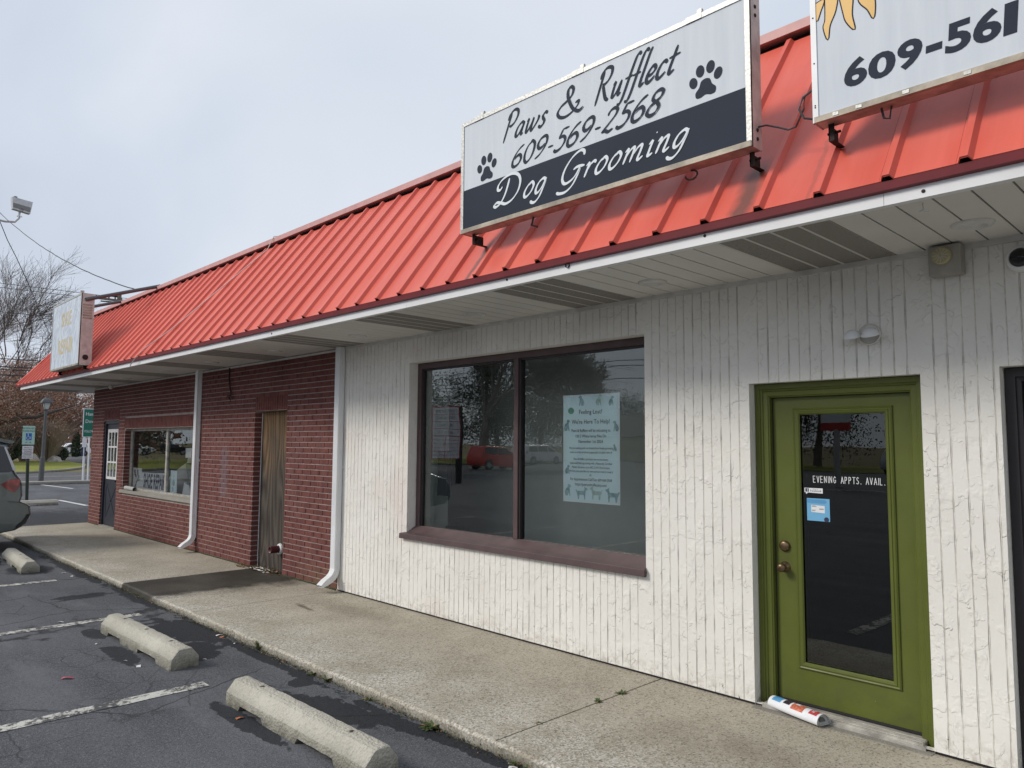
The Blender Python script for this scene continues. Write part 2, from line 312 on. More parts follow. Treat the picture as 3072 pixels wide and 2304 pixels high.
    M['black_ink'] = plain('black_print', (.03, .02, .03), .5); M['lobster'] = plain('orange_red_print', (.52, .14, .08), .5, var=.45, sc=70)
    M['navy_ink'] = plain('navy_lettering', (.022, .026, .075), .6); M['cardblue'] = plain('blue_card', (.16, .42, .66), .4, var=.04)
    M['leaf_dry'] = plain('dry_leaf', (.26, .15, .07), .8, var=.4, sc=40); M['leaf_or'] = plain('orange_leaf', (.40, .13, .04), .7)
    M['weed'] = plain('weed_green', (.065, .10, .028), .7, var=.35, sc=40); M['moss'] = plain('moss_and_grit', (.045, .05, .022), .95, var=.5, sc=30)
    M['litter'] = plain('litter_paper', (.62, .62, .60), .7); M['spiral'] = plain('newsprint_shadow', (.12, .12, .12), .9); M['wrap'] = plain('red_wrapper', (.60, .05, .10), .3)
    M['suv'] = plain('grey_blue_car_paint', (.155, .18, .18), .27, .45, var=.03, coat=.6); M['redcar'] = plain('red_car_paint', (.62, .04, .035), .4, var=.03, coat=.2)
    M['whitecar'] = plain('white_car_paint', (.80, .80, .80), .35, var=.02, coat=.2); M['darkcar'] = plain('dark_car_paint', (.02, .022, .03), .25, var=.02, coat=.5)
    t = T('taillight'); x, y, z = t.xyz(); M['tail'] = t.done(t.mix(t.ramp(t.noise(9, 2), .4, .62), (.16, .008, .014), (.42, .05, .06)), .12, None, 0, .6, .5)
    M['bark'] = plain('bark', (.22, .185, .17), .95, var=.35, sc=3, bump=.4, bsc=8); M['twig'] = plain('bare_twigs', (.30, .25, .235), .95, var=.2)
    M['twig_tan'] = plain('tan_shrub_stems', (.33, .26, .185), .9, var=.3)
    M['oakleaf'] = plain('russet_oak_leaves', (.27, .125, .080), .75, var=.5, sc=1.6); M['oakleaf2'] = plain('pale_oak_leaves', (.42, .27, .20), .7, var=.35, sc=2)
    M['far_tree'] = plain('grey_brown_far_foliage', (.085, .085, .065), .9, var=.4, sc=2); M['bark_dark'] = plain('dark_bark', (.06, .05, .045), .95)
    M['evergreen'] = plain('evergreen_foliage', (.035, .055, .025), .8, var=.45, sc=5)
    t = T('lawn_grass'); M['lawn'] = t.done(t.mix(t.ramp(t.noise(.9, 6, .7), .3, .7), (.15, .17, .035), (.33, .33, .09)), .95, t.bump(t.noise(30, 3), .8, .05), 0, .1)
    t = T('far_ground'); M['ground'] = t.done(t.mix(t.ramp(t.noise(.12, 6, .7), .35, .65), (.13, .12, .05), (.24, .19, .12)), .95, None, 0, .1)
    M['rock'] = plain('pale_boulder', (.36, .33, .29), .9, var=.25, sc=3, bump=.6, bsc=6)
    M['dirt'] = plain('dirt_strip', (.22, .17, .12), .95, var=.35, sc=5, bump=.5)
    M['lamp_grey'] = plain('grey_lamp_post', (.085, .09, .095), .5); M['lamp_glass'] = plain('frosted_lamp_glass', (.50, .53, .52), .3)
    M['post_green'] = plain('dark_green_post', (.02, .035, .02), .5); M['sign_green'] = plain('road_sign_green', (.0, .13, .085), .4, var=.03)
    M['sign_mint'] = plain('pale_green_sign', (.42, .66, .58), .4, var=.03); M['sign_blue'] = plain('handicap_blue', (.02, .16, .48), .4, var=.03)
    M['wire'] = plain('weathered_cable', (.05, .05, .055), .7); M['wire_w'] = plain('white_cable', (.62, .58, .56), .6); M['pipe_red'] = plain('dark_red_pipe', (.09, .02, .025), .4)
    M['tan_far'] = M['ground']; M['house'] = plain('tan_siding', (.50, .45, .32), .8); M['shingle'] = plain('grey_shingles', (.12, .11, .10), .9)
    M['wood_pole'] = plain('pole_wood', (.17, .14, .12), .9, var=.2)
    M['redpost'] = plain('red_sign_paint', (.50, .04, .035), .5); M['silver'] = plain('silver_paint', (.55, .56, .57), .4, .3)
mk_materials()

# ------------------------------------------------------------------ mesh helpers
ORG = {}
class MB:
    def __init__(s): s.v = []; s.f = []; s.mi = []; s.cur = 0
    def add(s, vs, fs):
        b = len(s.v); s.v += [tuple(q) for q in vs]; s.f += [tuple(b+i for i in f) for f in fs]; s.mi += [s.cur]*len(fs); return s
    def box(s, x0, x1, y0, y1, z0, z1):
        return s.add([(x0,y0,z0),(x1,y0,z0),(x1,y1,z0),(x0,y1,z0),(x0,y0,z1),(x1,y0,z1),(x1,y1,z1),(x0,y1,z1)],
                     [(0,3,2,1),(4,5,6,7),(0,1,5,4),(1,2,6,5),(2,3,7,6),(3,0,4,7)])
    def quad(s, a, b, c, d): return s.add([a, b, c, d], [(0, 1, 2, 3)])
    def prism(s, poly, fn0, fn1):
        n = len(poly); vs = [fn0(*p) for p in poly] + [fn1(*p) for p in poly]
        fs = [tuple(range(n-1, -1, -1)), tuple(range(n, 2*n))] + [(i, (i+1) % n, n+(i+1) % n, n+i) for i in range(n)]
        return s.add(vs, fs)
    def tube(s, pts, rad, n=6, cap=True):
        pts = [Vector(p) for p in pts]; k = len(pts); rad = [rad]*k if isinstance(rad, (int, float)) else rad
        vs = []; up = Vector((0, 0, 1))
        for i, p in enumerate(pts):
            d = (pts[min(i+1, k-1)] - pts[max(i-1, 0)]).normalized()
            a = d.cross(up if abs(d.z) < .95 else Vector((1, 0, 0))).normalized(); b = d.cross(a)
            for j in range(n):
                t = 2*math.pi*j/n; vs.append(p + (a*math.cos(t) + b*math.sin(t))*rad[i])
        fs = [(i*n+j, i*n+(j+1) % n, (i+1)*n+(j+1) % n, (i+1)*n+j) for i in range(k-1) for j in range(n)]
        if cap: fs += [tuple(range(n-1, -1, -1)), tuple((k-1)*n+j for j in range(n))]
        return s.add(vs, fs)
    def lathe(s, prof, c=(0,0,0), ax=(0,0,1), n=20, a0=0, a1=2*math.pi):
        """prof: (radius, height along ax)"""
        ax = Vector(ax).normalized(); a = ax.orthogonal().normalized(); b = ax.cross(a); c = Vector(c); full = abs(a1-a0-2*math.pi) < 1e-6
        m = n if full else n+1; vs = []
        for r, h in prof:
            for j in range(m):
                t = a0+(a1-a0)*j/n; vs.append(c + ax*h + (a*math.cos(t)+b*math.sin(t))*r)
        fs = [(i*m+j, i*m+(j+1) % m, (i+1)*m+(j+1) % m, (i+1)*m+j) for i in range(len(prof)-1) for j in range(n)]
        return s.add(vs, fs)
    def mesh(s, name, mats, org=(0,0,0), smooth=False):
        me = bpy.data.meshes.new(name); ox, oy, oz = org
        me.from_pydata([(x-ox, y-oy, z-oz) for x, y, z in s.v], [], s.f)
        for m in (mats if isinstance(mats, (list, tuple)) else [mats]): me.materials.append(M[m])
        if any(s.mi): me.polygons.foreach_set('material_index', s.mi)
        if smooth: me.polygons.foreach_set('use_smooth', [True]*len(me.polygons))
        me.update(); return me
    def build(s, name, mats, parent=None, smooth=False, label=None, bevel=0, kind=None):
        org = ORG.get(parent.name, (0,0,0)) if parent else (0,0,0)
        o = bpy.data.objects.new(name, s.mesh(name, mats, org, smooth)); col.objects.link(o)
        if parent: o.parent = parent
        ORG[o.name] = org
        if label: o['label'] = label
        if kind: o['kind'] = kind
        if bevel:
            b = o.modifiers.new('bevel', 'BEVEL'); b.width = bevel; b.segments = 2; b.limit_method = 'ANGLE'
        return o
def thing(name, label, cat, loc=(0,0,0), group=None, kind=None):
    o = bpy.data.objects.new(name, None); col.objects.link(o); o.location = loc; o.empty_display_size = .2
    ORG[o.name] = tuple(loc)
    if label: o['label'] = label
    if cat: o['category'] = cat
    if group: o['group'] = group
    if kind: o['kind'] = kind
    return o
def tag(o, label, cat, group=None):
    o['label'] = label; o['category'] = cat
    if group: o['group'] = group
    return o
def sub(name, parent, mesh, loc=(0,0,0)):
    o = bpy.data.objects.new(name, mesh); col.objects.link(o); o.parent = parent; o.location = loc; ORG[o.name] = ORG.get(parent.name, (0,0,0)); return o
def empty_part(name, parent):
    o = bpy.data.objects.new(name, None); col.objects.link(o); o.parent = parent; ORG[o.name] = ORG.get(parent.name, (0,0,0)); return o

# ------------------------------------------------------------------ pen lettering
def spline(P, k=7):
    P = [Vector((p[0], p[1])) for p in P]; n = len(P)
    if n == 2: return [P[0].lerp(P[1], i/4) for i in range(5)]
    o = []
    for i in range(n-1):
        a = P[max(i-1,0)]; b = P[i]; c = P[i+1]; d = P[min(i+2,n-1)]
        for j in range(k):
            t = j/k; o.append(.5*((2*b)+(c-a)*t+(2*a-5*b+4*c-d)*t*t+(3*b-a-3*c+d)*t**3))
    o.append(P[-1]); return o
GL = {
'P': (.52, [[(.04,-.06),(.05,.3),(.06,.7),(.07,.98)], [(-.03,.74),(.0,.95),(.16,1.06),(.34,1.0),(.42,.82),(.36,.6),(.24,.5),(.13,.48)]]),
'R': (.62, [[(.04,-.06),(.05,.3),(.06,.7),(.07,.98)], [(-.03,.76),(.0,.96),(.16,1.06),(.36,1.0),(.42,.82),(.36,.64),(.24,.55),(.14,.54)], [(.16,.54),(.30,.28),(.44,.06),(.58,-.02)]]),
'a': (.44, [[(.33,.38),(.22,.46),(.08,.36),(.03,.16),(.08,.01),(.18,.03),(.28,.2),(.34,.44)], [(.34,.45),(.31,.2),(.32,.02),(.40,.05)]]),
'w': (.62, [[(.0,.38),(.06,.45),(.06,.2),(.09,.01),(.18,.05),(.28,.28),(.30,.45)], [(.30,.45),(.29,.18),(.33,.0),(.42,.06),(.54,.3),(.53,.46)]]),
's': (.34, [[(.28,.39),(.18,.46),(.09,.38),(.13,.27),(.22,.17),(.21,.05),(.11,-.01),(.0,.05)]]),
'&': (.95, [[(.62,.34),(.74,.36),(.70,.2),(.5,.03),(.28,-.03),(.08,.05),(.0,.22),(.10,.40),(.30,.52),(.46,.66),(.50,.86),(.42,.98),(.32,.92),(.32,.7),(.42,.42),(.58,.14),(.78,.0),(.94,.08)]]),
'u': (.46, [[(.0,.38),(.07,.45),(.06,.22),(.08,.02),(.17,.03),(.27,.2),(.33,.45)], [(.33,.45),(.31,.18),(.33,.01),(.42,.06)]]),
'f': (.27, [[(.36,1.0),(.30,1.08),(.22,1.0),(.17,.7),(.13,.3),(.09,-.1),(.03,-.30),(-.08,-.32)], [(-.02,.42),(.28,.45)]]),
'l': (.24, [[(.20,1.08),(.15,.9),(.11,.5),(.08,.14),(.12,.0),(.24,.07)]]),
'e': (.38, [[(.05,.2),(.2,.22),(.30,.33),(.25,.45),(.14,.44),(.05,.28),(.05,.1),(.12,.0),(.24,.03),(.36,.14)]]),
'c': (.36, [[(.30,.37),(.22,.46),(.10,.4),(.03,.2),(.07,.02),(.18,.0),(.34,.12)]]),
't': (.34, [[(.16,.78),(.13,.5),(.09,.15),(.13,.0),(.28,.08)], [(-.04,.47),(.34,.52)]]),
'D': (.98, [[(.16,.90),(.17,.6),(.15,.3),(.06,.06),(-.10,-.03),(-.20,.04),(-.10,.12),(.10,.06),(.32,-.02),(.56,.06),(.72,.32),(.70,.66),(.52,.92),(.22,1.03),(-.08,.96),(-.24,.78),(-.22,.60),(-.10,.56),(-.04,.66)]]),
'o': (.42, [[(.22,.46),(.09,.38),(.02,.18),(.07,.01),(.18,.0),(.30,.14),(.33,.34),(.24,.46),(.16,.44)]]),
'g': (.44, [[(.33,.38),(.22,.46),(.08,.36),(.03,.16),(.08,.01),(.18,.03),(.28,.2),(.34,.44)], [(.34,.45),(.31,.15),(.26,-.14),(.14,-.30),(.0,-.28),(-.05,-.20)]]),
'G': (.82, [[(.62,.80),(.56,.95),(.40,1.0),(.18,.84),(.04,.52),(.05,.2),(.20,.0),(.40,.03),(.54,.18),(.62,.44)], [(.62,.45),(.60,.15),(.52,-.14),(.34,-.30),(.12,-.30),(-.02,-.24)], [(.38,.40),(.50,.46),(.76,.44)]]),
'r': (.36, [[(.0,.37),(.08,.45),(.07,.2),(.05,.0)], [(.07,.2),(.14,.38),(.24,.46),(.33,.40)]]),
'm': (.70, [[(.0,.37),(.08,.45),(.07,.2),(.05,.0)], [(.07,.2),(.16,.40),(.26,.45),(.28,.3),(.26,.0)], [(.28,.2),(.38,.40),(.49,.45),(.51,.3),(.49,.06),(.54,.0),(.64,.08)]]),
'n': (.48, [[(.0,.37),(.08,.45),(.07,.2),(.05,.0)], [(.07,.2),(.16,.40),(.27,.45),(.29,.3),(.27,.06),(.32,.0),(.42,.08)]]),
'i': (.24, [[(.0,.37),(.08,.45),(.07,.2),(.08,.02),(.20,.07)], [(.12,.66),(.14,.69)]]),
'0': (.54, [[(.26,1.0),(.10,.82),(.04,.5),(.10,.16),(.24,.0),(.40,.16),(.46,.5),(.41,.84),(.26,1.0),(.2,.96)]]),
'6': (.54, [[(.42,1.0),(.24,.86),(.10,.62),(.04,.32),(.10,.07),(.24,.0),(.40,.1),(.45,.32),(.36,.52),(.22,.52),(.09,.38)]]),
'9': (.54, [[(.08,.0),(.26,.14),(.40,.38),(.46,.68),(.40,.93),(.26,1.0),(.10,.9),(.05,.68),(.14,.48),(.28,.48),(.41,.62)]]),
'5': (.52, [[(.46,.98),(.20,.96)], [(.20,.96),(.16,.76),(.12,.56)], [(.12,.56),(.27,.62),(.41,.5),(.43,.28),(.32,.06),(.14,-.01),(.02,.08)]]),
'2': (.56, [[(.10,.74),(.14,.92),(.28,1.0),(.43,.9),(.43,.68),(.26,.38),(.03,.05)], [(.03,.05),(.16,.08),(.32,.0),(.48,.08)]]),
'8': (.54, [[(.26,.54),(.12,.68),(.13,.9),(.28,1.0),(.43,.9),(.41,.68),(.26,.54),(.09,.38),(.05,.14),(.2,.0),(.38,.06),(.44,.26),(.36,.44),(.24,.56)]]),
'1': (.40, [[(.02,.78),(.16,.86),(.24,1.0)], [(.24,1.0),(.24,.5),(.24,.0)]]),
'-': (.34, [[(.05,.34),(.28,.35)]]),
' ': (.36, []), }
BOLD = {  # heavy upright brush numerals
'6': (.98, [[(.66,.96),(.40,.80),(.20,.5),(.17,.28),(.30,.10),(.52,.10),(.68,.28),(.62,.47),(.44,.52),(.26,.42)]]),
'0': (.98, [[(.46,.90),(.24,.76),(.16,.5),(.24,.22),(.44,.10),(.66,.22),(.74,.5),(.66,.78),(.46,.90),(.40,.88)]]),
'9': (.98, [[(.30,.04),(.54,.22),(.70,.5),(.72,.72),(.58,.90),(.36,.90),(.20,.74),(.24,.55),(.42,.48),(.64,.58)]]),
'5': (.90, [[(.70,.93),(.30,.88)], [(.30,.88),(.27,.72),(.25,.56)], [(.25,.56),(.45,.62),(.64,.50),(.66,.28),(.50,.12),(.30,.06),(.14,.10)]]),
'1': (.72, [[(.14,.76),(.30,.82),(.40,.92)], [(.40,.92),(.40,.5),(.40,.06)]]),
'-': (.66, [[(.08,.38),(.52,.42)]]), }
def pen(text, fn, x0, x1, z0, height, slant=.42, glyphs=GL, nib=(.05,.135), ang=38, t0=0.0, mono=False):
    """draw text with a broad nib; fn(x,z,lift) -> 3D; returns MB"""
    adv = 0; items = []
    for ch in text:
        wd, st = glyphs[ch]; items.append((adv, st)); adv += wd + (.03 if not mono else .02)
    raw = [(ox + p[0] + slant*p[1]) for ox, st in items for s_ in st for p in s_]
    lo, hi = min(raw), max(raw); sx = (x1-x0)/(hi-lo)
    mb = MB(); lift = t0
    for ox, st in items:
        for s_ in st:
            P = spline(s_); P = [Vector(((ox+p.x+slant*p.y-lo)*sx, p.y*height)) for p in P]
            n = len(P); L = []; Rr = []
            for i, p in enumerate(P):
                d = (P[min(i+1,n-1)]-P[max(i-1,0)]); d = d.normalized() if d.length > 1e-9 else Vector((1,0))
                th = math.atan2(d.y, d.x); q = abs(math.sin(th-R(ang)))
                hw = (nib[0] + (nib[1]-nib[0])*q)*height*.5 if not mono else nib[1]*height*.5
                if not mono: hw *= min(1, .45+.55*min(i, n-1-i)/3)
                nn = Vector((-d.y, d.x)); L.append(p+nn*hw); Rr.append(p-nn*hw)
            vs = []; lf = lift
            for a, b in zip(L, Rr):
                vs += [fn(x0+a.x, z0+a.y, lf), fn(x0+b.x, z0+b.y, lf)]; lf += .00004
            mb.add(vs, [(2*i+1, 2*i+3, 2*i+2, 2*i) for i in range(n-1)])
            lift += .00015
    return mb
def text_mb(s, size, fn, mirror=False, squeeze=1.0, align='CENTER', thick=0.0):
    cu = bpy.data.curves.new('txt', 'FONT'); cu.body = s; cu.size = size; cu.align_x = align; cu.resolution_u = 2 if size < .9 else 4; cu.offset = thick
    o = bpy.data.objects.new('txt', cu); me = o.to_mesh(); mb = MB()
    mb.add([fn(v.co.x*squeeze, v.co.y) for v in me.vertices], [tuple(p.vertices) for p in me.polygons])
    o.to_mesh_clear(); bpy.data.objects.remove(o); bpy.data.curves.remove(cu)
    return mb
def fit_text(s, x0, x1, z0, z1, fn, thick=0.0):
    raw = text_mb(s, 1.0, lambda x, z: (x, z, 0), thick=thick); xs_ = [v[0] for v in raw.v]; zs_ = [v[1] for v in raw.v]
    a, b, c, d = min(xs_), max(xs_), min(zs_), max(zs_); raw.v = [tuple(fn(x0+(v[0]-a)/(b-a)*(x1-x0), z0+(v[1]-c)/(d-c)*(z1-z0))) for v in raw.v]; return raw
def ell(cx, cz, rx, rz, rot=0, n=18):
    c, s_ = math.cos(R(rot)), math.sin(R(rot)); o = []
    for i in range(n):
        t = 2*math.pi*i/n; a, b = rx*math.cos(t), rz*math.sin(t); o.append((cx+a*c-b*s_, cz+a*s_+b*c))
    return o
def flat(poly, y, mb=None):
    mb = mb or MB(); return mb.add([(p[0], y, p[1]) for p in poly], [tuple(range(len(poly)))])

# ================================================================== THE SETTING
def sheet(name, x0, x1, y0, y1, z, m, parent=None):
    o = MB().quad((x0,y0,z),(x1,y0,z),(x1,y1,z),(x0,y1,z)).build(name, m, parent); o['kind'] = 'structure'; return o
ZL = -0.07
sheet('ground', -900, 900, -900, 900, -.095, 'ground')
sheet('parking_lot', -35.2, 30, -19.5, 30, ZL, 'asphalt')
sheet('access_road', -47, -35.0, -60, 60, ZL-.006, 'road')
sheet('main_road', -34.9, 200, -46, -19.6, ZL-.006, 'road')
def strip(name, pts, wd, z, m, group=None, parent=None):
    mb = MB(); P = [Vector((p[0], p[1])) for p in pts]; vs = []
    for i, p in enumerate(P):
        d = (P[min(i+1,len(P)-1)]-P[max(i-1,0)]).normalized(); n = Vector((-d.y, d.x))*wd/2
        vs += [(p.x+n.x, p.y+n.y, z), (p.x-n.x, p.y-n.y, z)]
    mb.add(vs, [(2*i+1, 2*i+3, 2*i+2, 2*i) for i in range(len(P)-1)])
    o = mb.build(name, m, parent); o['kind'] = 'structure'; return o
def ragged(x0, x1, y0, y1, n=26, j=.006):
    """short painted stripe with uneven edges running along y"""
    L = [(x0+random.uniform(-j, j), y0+(y1-y0)*i/n) for i in range(n+1)]; Q = [(x1+random.uniform(-j, j), y0+(y1-y0)*i/n) for i in range(n+1)]
    mb = MB(); mb.add([(*p, ZL+.004) for p in L]+[(*p, ZL+.004) for p in Q], [(i, i+1+n, i+2+n, i+1)[::1] for i in range(n)])
    return mb
for (x, yt) in ((-3.09, -2.34), (-5.76, -1.94), (-8.475, -2.08), (-11.2, -2.2), (-.4, -2.34), (2.3, -2.34)):
    o = ragged(x-.062, x+.062, -7.2, yt).build('stall_line', 'paint_line'); o['kind'] = 'structure'
strip('stall_line', [(-29.3, 3.2), (-33.1, 2.9)], .12, ZL+.004, 'paint_far'); strip('stall_line', [(-20.6, 1.42), (-23.3, 1.35)], .12, ZL+.004, 'paint_far')
strip('centre_line', [(-41.1, -50), (-41.1, 4), (-41, 60)], .13, ZL-.002, 'paint_far')
strip('lane_line', [(-34, -26.2), (60, -26.2)], .14, ZL-.002, 'paint_far')
# lawn, kerbs and the planted island beyond the lot
mb = MB(); edge = [(-47, -60), (-46.6, 0), (-45.6, 4.3), (-46.3, 5.6), (-49.0, 7.6), (-53, 9.6), (-60, 11.5)]
poly = edge + [(-71, 13.0), (-71.2, -60)]
mb.add([(x, y, .02) for x, y in poly], [tuple(range(len(poly)))[::-1]]); o = mb.build('lawn', 'lawn'); o['kind'] = 'structure'
def kerb(name, pts, m='kerb', wd=.15, h=.11, z=ZL-.02):
    mb = MB(); P = [Vector((p[0], p[1])) for p in pts]; vs = []
    for i, p in enumerate(P):
        d = (P[min(i+1,len(P)-1)]-P[max(i-1,0)]).normalized(); n = Vector((-d.y, d.x))*wd/2
        vs += [(p.x-n.x, p.y-n.y, z), (p.x-n.x, p.y-n.y, z+h), (p.x+n.x, p.y+n.y, z+h), (p.x+n.x, p.y+n.y, z)]
    k = len(P); fs = [(4*i+j, 4*i+j+1, 4*i+5+j, 4*i+4+j) for i in range(k-1) for j in range(3)]
    mb.add(vs, fs); o = mb.build(name, m); o['kind'] = 'structure'; return o
kerb('lawn_kerb', edge, h=.13)
kerb('lot_kerb', [(-33.2, -19), (-33.05, 2.6), (-33.0, 4.7), (-33.0, 5.0)], wd=.5, h=.15)
sheet('dirt_strip', -34.9, -33.2, -19, 5.0, ZL+.004, 'dirt')
sheet('side_street', -110, -60.5, 13.3, 22, -.088, 'road')
sheet('roadside_grass', -35.2, 120, -62, -46.1, -.05, 'lawn')
# sidewalk: separate slabs
walk = thing('sidewalk', None, None, (0, 0, 0), kind='structure')
xs = [-15.1, -11.345, -7.31, -5.19, -.742, 3.6, 8.0]
for i in range(len(xs)-1):
    a, b = xs[i]+.006, xs[i+1]-.006
    mb = MB(); n = max(6, int((b-a)/.12)); ys = -1.645
    top = []; bot = []
    for k in range(n+1):
        x = a+(b-a)*k/n; x_ = x
        if i == 0 and k == 0: x_ = a
        y = ys + random.uniform(-.008, .008)
        top.append((x_, y+.012, 0)); bot.append((x_, y-.004, -.016))
    low = [(p[0], p[1]-.004, -.1) for p in bot]; back = [(p[0], .02, 0) for p in top]
    N = n+1; mb.add(top+bot+low+back, [(k, k+1, 3*N+k+1, 3*N+k) for k in range(n)] + [(N+k, N+k+1, k+1, k) for k in range(n)] + [(2*N+k, 2*N+k+1, N+k+1, N+k) for k in range(n)]
        + [(0, 3*N, 2*N, N), (n, N+n, 2*N+n, 3*N+n)])
    if i == 0: mb.quad((a, -1.645, 0), (a, .02, 0), (a, .02, -.1), (a, -1.645, -.1))
    sub('concrete_slab', walk, mb.mesh('concrete_slab', 'walk'))
sheet('slab_joint_fill', -15.05, 8, -1.6, 0, -.012, 'moss')
# grit, moss and leaves gathered in the gutter
mb = MB(); mb.cur = 0
for k in range(5200):
    x = -15+random.random()**.8*16.5; dens = .5+.5*math.sin(x*2.3)*math.sin(x*.9+1)
    if random.random() > .35+.65*dens: continue
    y = -1.652-abs(random.gauss(0, .026)); s_ = random.uniform(.002, .008); z = ZL+.001+max(0, .02-(-1.652-y)*.5)*random.random()
    a = random.random()*6.3; c, q = math.cos(a)*s_, math.sin(a)*s_
    mb.cur = random.choice((0, 0, 0, 0, 1, 2)); h = random.uniform(.002, .008)
    mb.add([(x+c, y+q, z), (x-q, y+c, z), (x-c, y-q, z+h), (x+q, y-c, z+h)], [(0, 1, 2, 3)])
o = mb.build('gutter_grit', ['moss', 'leaf_dry', 'moss']); tag(o, 'moss, grit and dead leaf bits along the foot of the sidewalk kerb', 'debris'); o['kind'] = 'stuff'

# ================================================================== BUILDING
B = thing('shop_building', 'low strip of shops in red brick and white stucco under a red ribbed metal roof', 'building', (0, 0, 0))
WT, SOF = 2.79, 2.827
# ---- brick facade
bf = MB()
def wallbox(mb, x0, x1, z0, z1, holes, y0, y1):
    xs_ = sorted({x0, x1, *[h[0] for h in holes], *[h[1] for h in holes]}); zs_ = sorted({z0, z1, *[h[2] for h in holes], *[h[3] for h in holes]})
    for a, b in zip(xs_, xs_[1:]):
        run = None
        for c, d in zip(zs_, zs_[1:]):
            if a < x0 or b > x1 or c < z0 or d > z1: continue
            inh = any(h[0] <= a+1e-6 and b-1e-6 <= h[1] and h[2] <= c+1e-6 and d-1e-6 <= h[3] for h in holes)
            if not inh:
                if run: run[1] = d
                else: run = [c, d]
            elif run: mb.box(a, b, y0, y1, *run); run = None
        if run: mb.box(a, b, y0, y1, *run)
BO = {'pw': (-7.42, -6.50, -.1, 2.13), 'sd': (-14.30, -13.33, -.1, 2.125), 'sw': (-12.95, -9.45, .735, 1.945)}
wallbox(bf, -15.075, -5.17, -.1, SOF, list(BO.values()), .004, .30)
brick = bf.build('brick_wall', 'mortar', B, label='dark red brick wall with pale mortar joints')
allb = []   # (x0,x1,z0,z1)
H, Lb, jb, jh = .0677, .2032, .0105, .008
excl = [(-7.42, -6.50, -1, 2.335), (-14.30, -13.33, -1, 2.335), (-12.99, -9.42, .72, 2.16)]
for c in range(41):
    z0 = .02+c*H; z1 = z0+H-jb
    off = (c % 2)*Lb/2
    k = 0; x = -15.08-off
    while x < -5.18:
        a, b = max(x, -15.08), min(x+Lb-jh, -5.18); x += Lb
        segs = [(a, b)]
        for e in excl:
            if z0+H/2 > e[2] and z0+H/2 < e[3]:
                ns = []
                for s_, q in segs:
                    if q <= e[0] or s_ >= e[1]: ns.append((s_, q)); continue
                    if s_ < e[0]: ns.append((s_, e[0]))
                    if q > e[1]: ns.append((e[1], q))
                segs = ns
        allb += [(s_, q, z0, z1, 0) for s_, q in segs if q-s_ > .025]
for x0, x1, z0, z1 in ((-7.42, -6.50, 2.135, 2.33), (-14.30, -13.33, 2.135, 2.33), (-12.99, -9.42, 1.955, 2.15)):
    n = int(round((x1-x0)/.0677)); p = (x1-x0)/n
    allb += [(x0+i*p+.004, x0+(i+1)*p-.004, z0, z1, 0) for i in range(n)]
C0 = Vector((2.469, -4.65, 1.69))
allb.sort(key=lambda b: ((b[0]+b[1])/2-C0.x)**2+((b[2]+b[3])/2-C0.z)**2)
cache = {}
def brick_geo(mb, x0, x1, z0, z1, y0, y1):
    e = .0025
    return mb.add([(x0,y0,z0),(x1,y0,z0),(x1,y0,z1),(x0,y0,z1),(x0+e,y1,z0+e),(x1-e,y1,z0+e),(x1-e,y1,z1-e),(x0+e,y1,z1-e)],
                  [(4,5,6,7),(0,1,5,4),(1,2,6,5),(2,3,7,6),(3,0,4,7)])
rest = MB()
for i, (x0, x1, z0, z1, _) in enumerate(allb):
    yy = random.uniform(-.0022, .0012)
    if i < 292:
        key = (round(x1-x0, 3), round(z1-z0, 3))
        if key not in cache:
            cache[key] = brick_geo(MB(), 0, key[0], 0, key[1], .006, -.0035).mesh('brick', 'brick')
        sub('brick', brick, cache[key], (x0, yy, z0))
    else: brick_geo(rest, x0, x1, z0, z1, .006, yy-.0035)
# reveal bricks (ends of the wall at the openings and the far corner)
for xe, s_, zt, dp in ((-7.42, 1, 2.13, .115), (-14.30, 1, 2.12, .06), (-12.95, 1, 1.94, .11)):
    zb = .75 if xe == -12.95 else .02
    c = 0
    while .02+c*H < zt-.03:
        z0 = .02+c*H; c += 1
        if z0 < zb: continue
        rest.add([(xe, -.003, z0), (xe+.004*s_, -.002, z0+.002), (xe+.004*s_, dp, z0+.002), (xe+.004*s_, dp, z0+H-jb-.002), (xe+.004*s_, -.002, z0+H-jb-.002)], [(1, 2, 3, 4)])
        rest.quad((xe-.004, -.001, z0), (xe+.004, -.001, z0), (xe+.004, -.001, z0+H-jb), (xe-.004, -.001, z0+H-jb))
rb = rest.build('brick_remainder', 'brick', brick); rb['kind'] = 'stuff'; rb.name = 'brickwork'
MB().box(-15.08, -14.9, .31, 9, -.1, SOF).box(-14.9, 8, 8.8, 9, -.1, SOF).build('back_wall', 'mortar', B)
MB().box(-15.0, -5.2, -.006, .01, 2.79, 2.81).build('wall_top_bead', 'white_paint', B)
# damp crumbling base line
MB().box(-15.05, -7.42, -.007, .003, -.02, .016).box(-6.5, -5.2, -.007, .003, -.02, .016).build('wall_base_joint', 'moss', B)

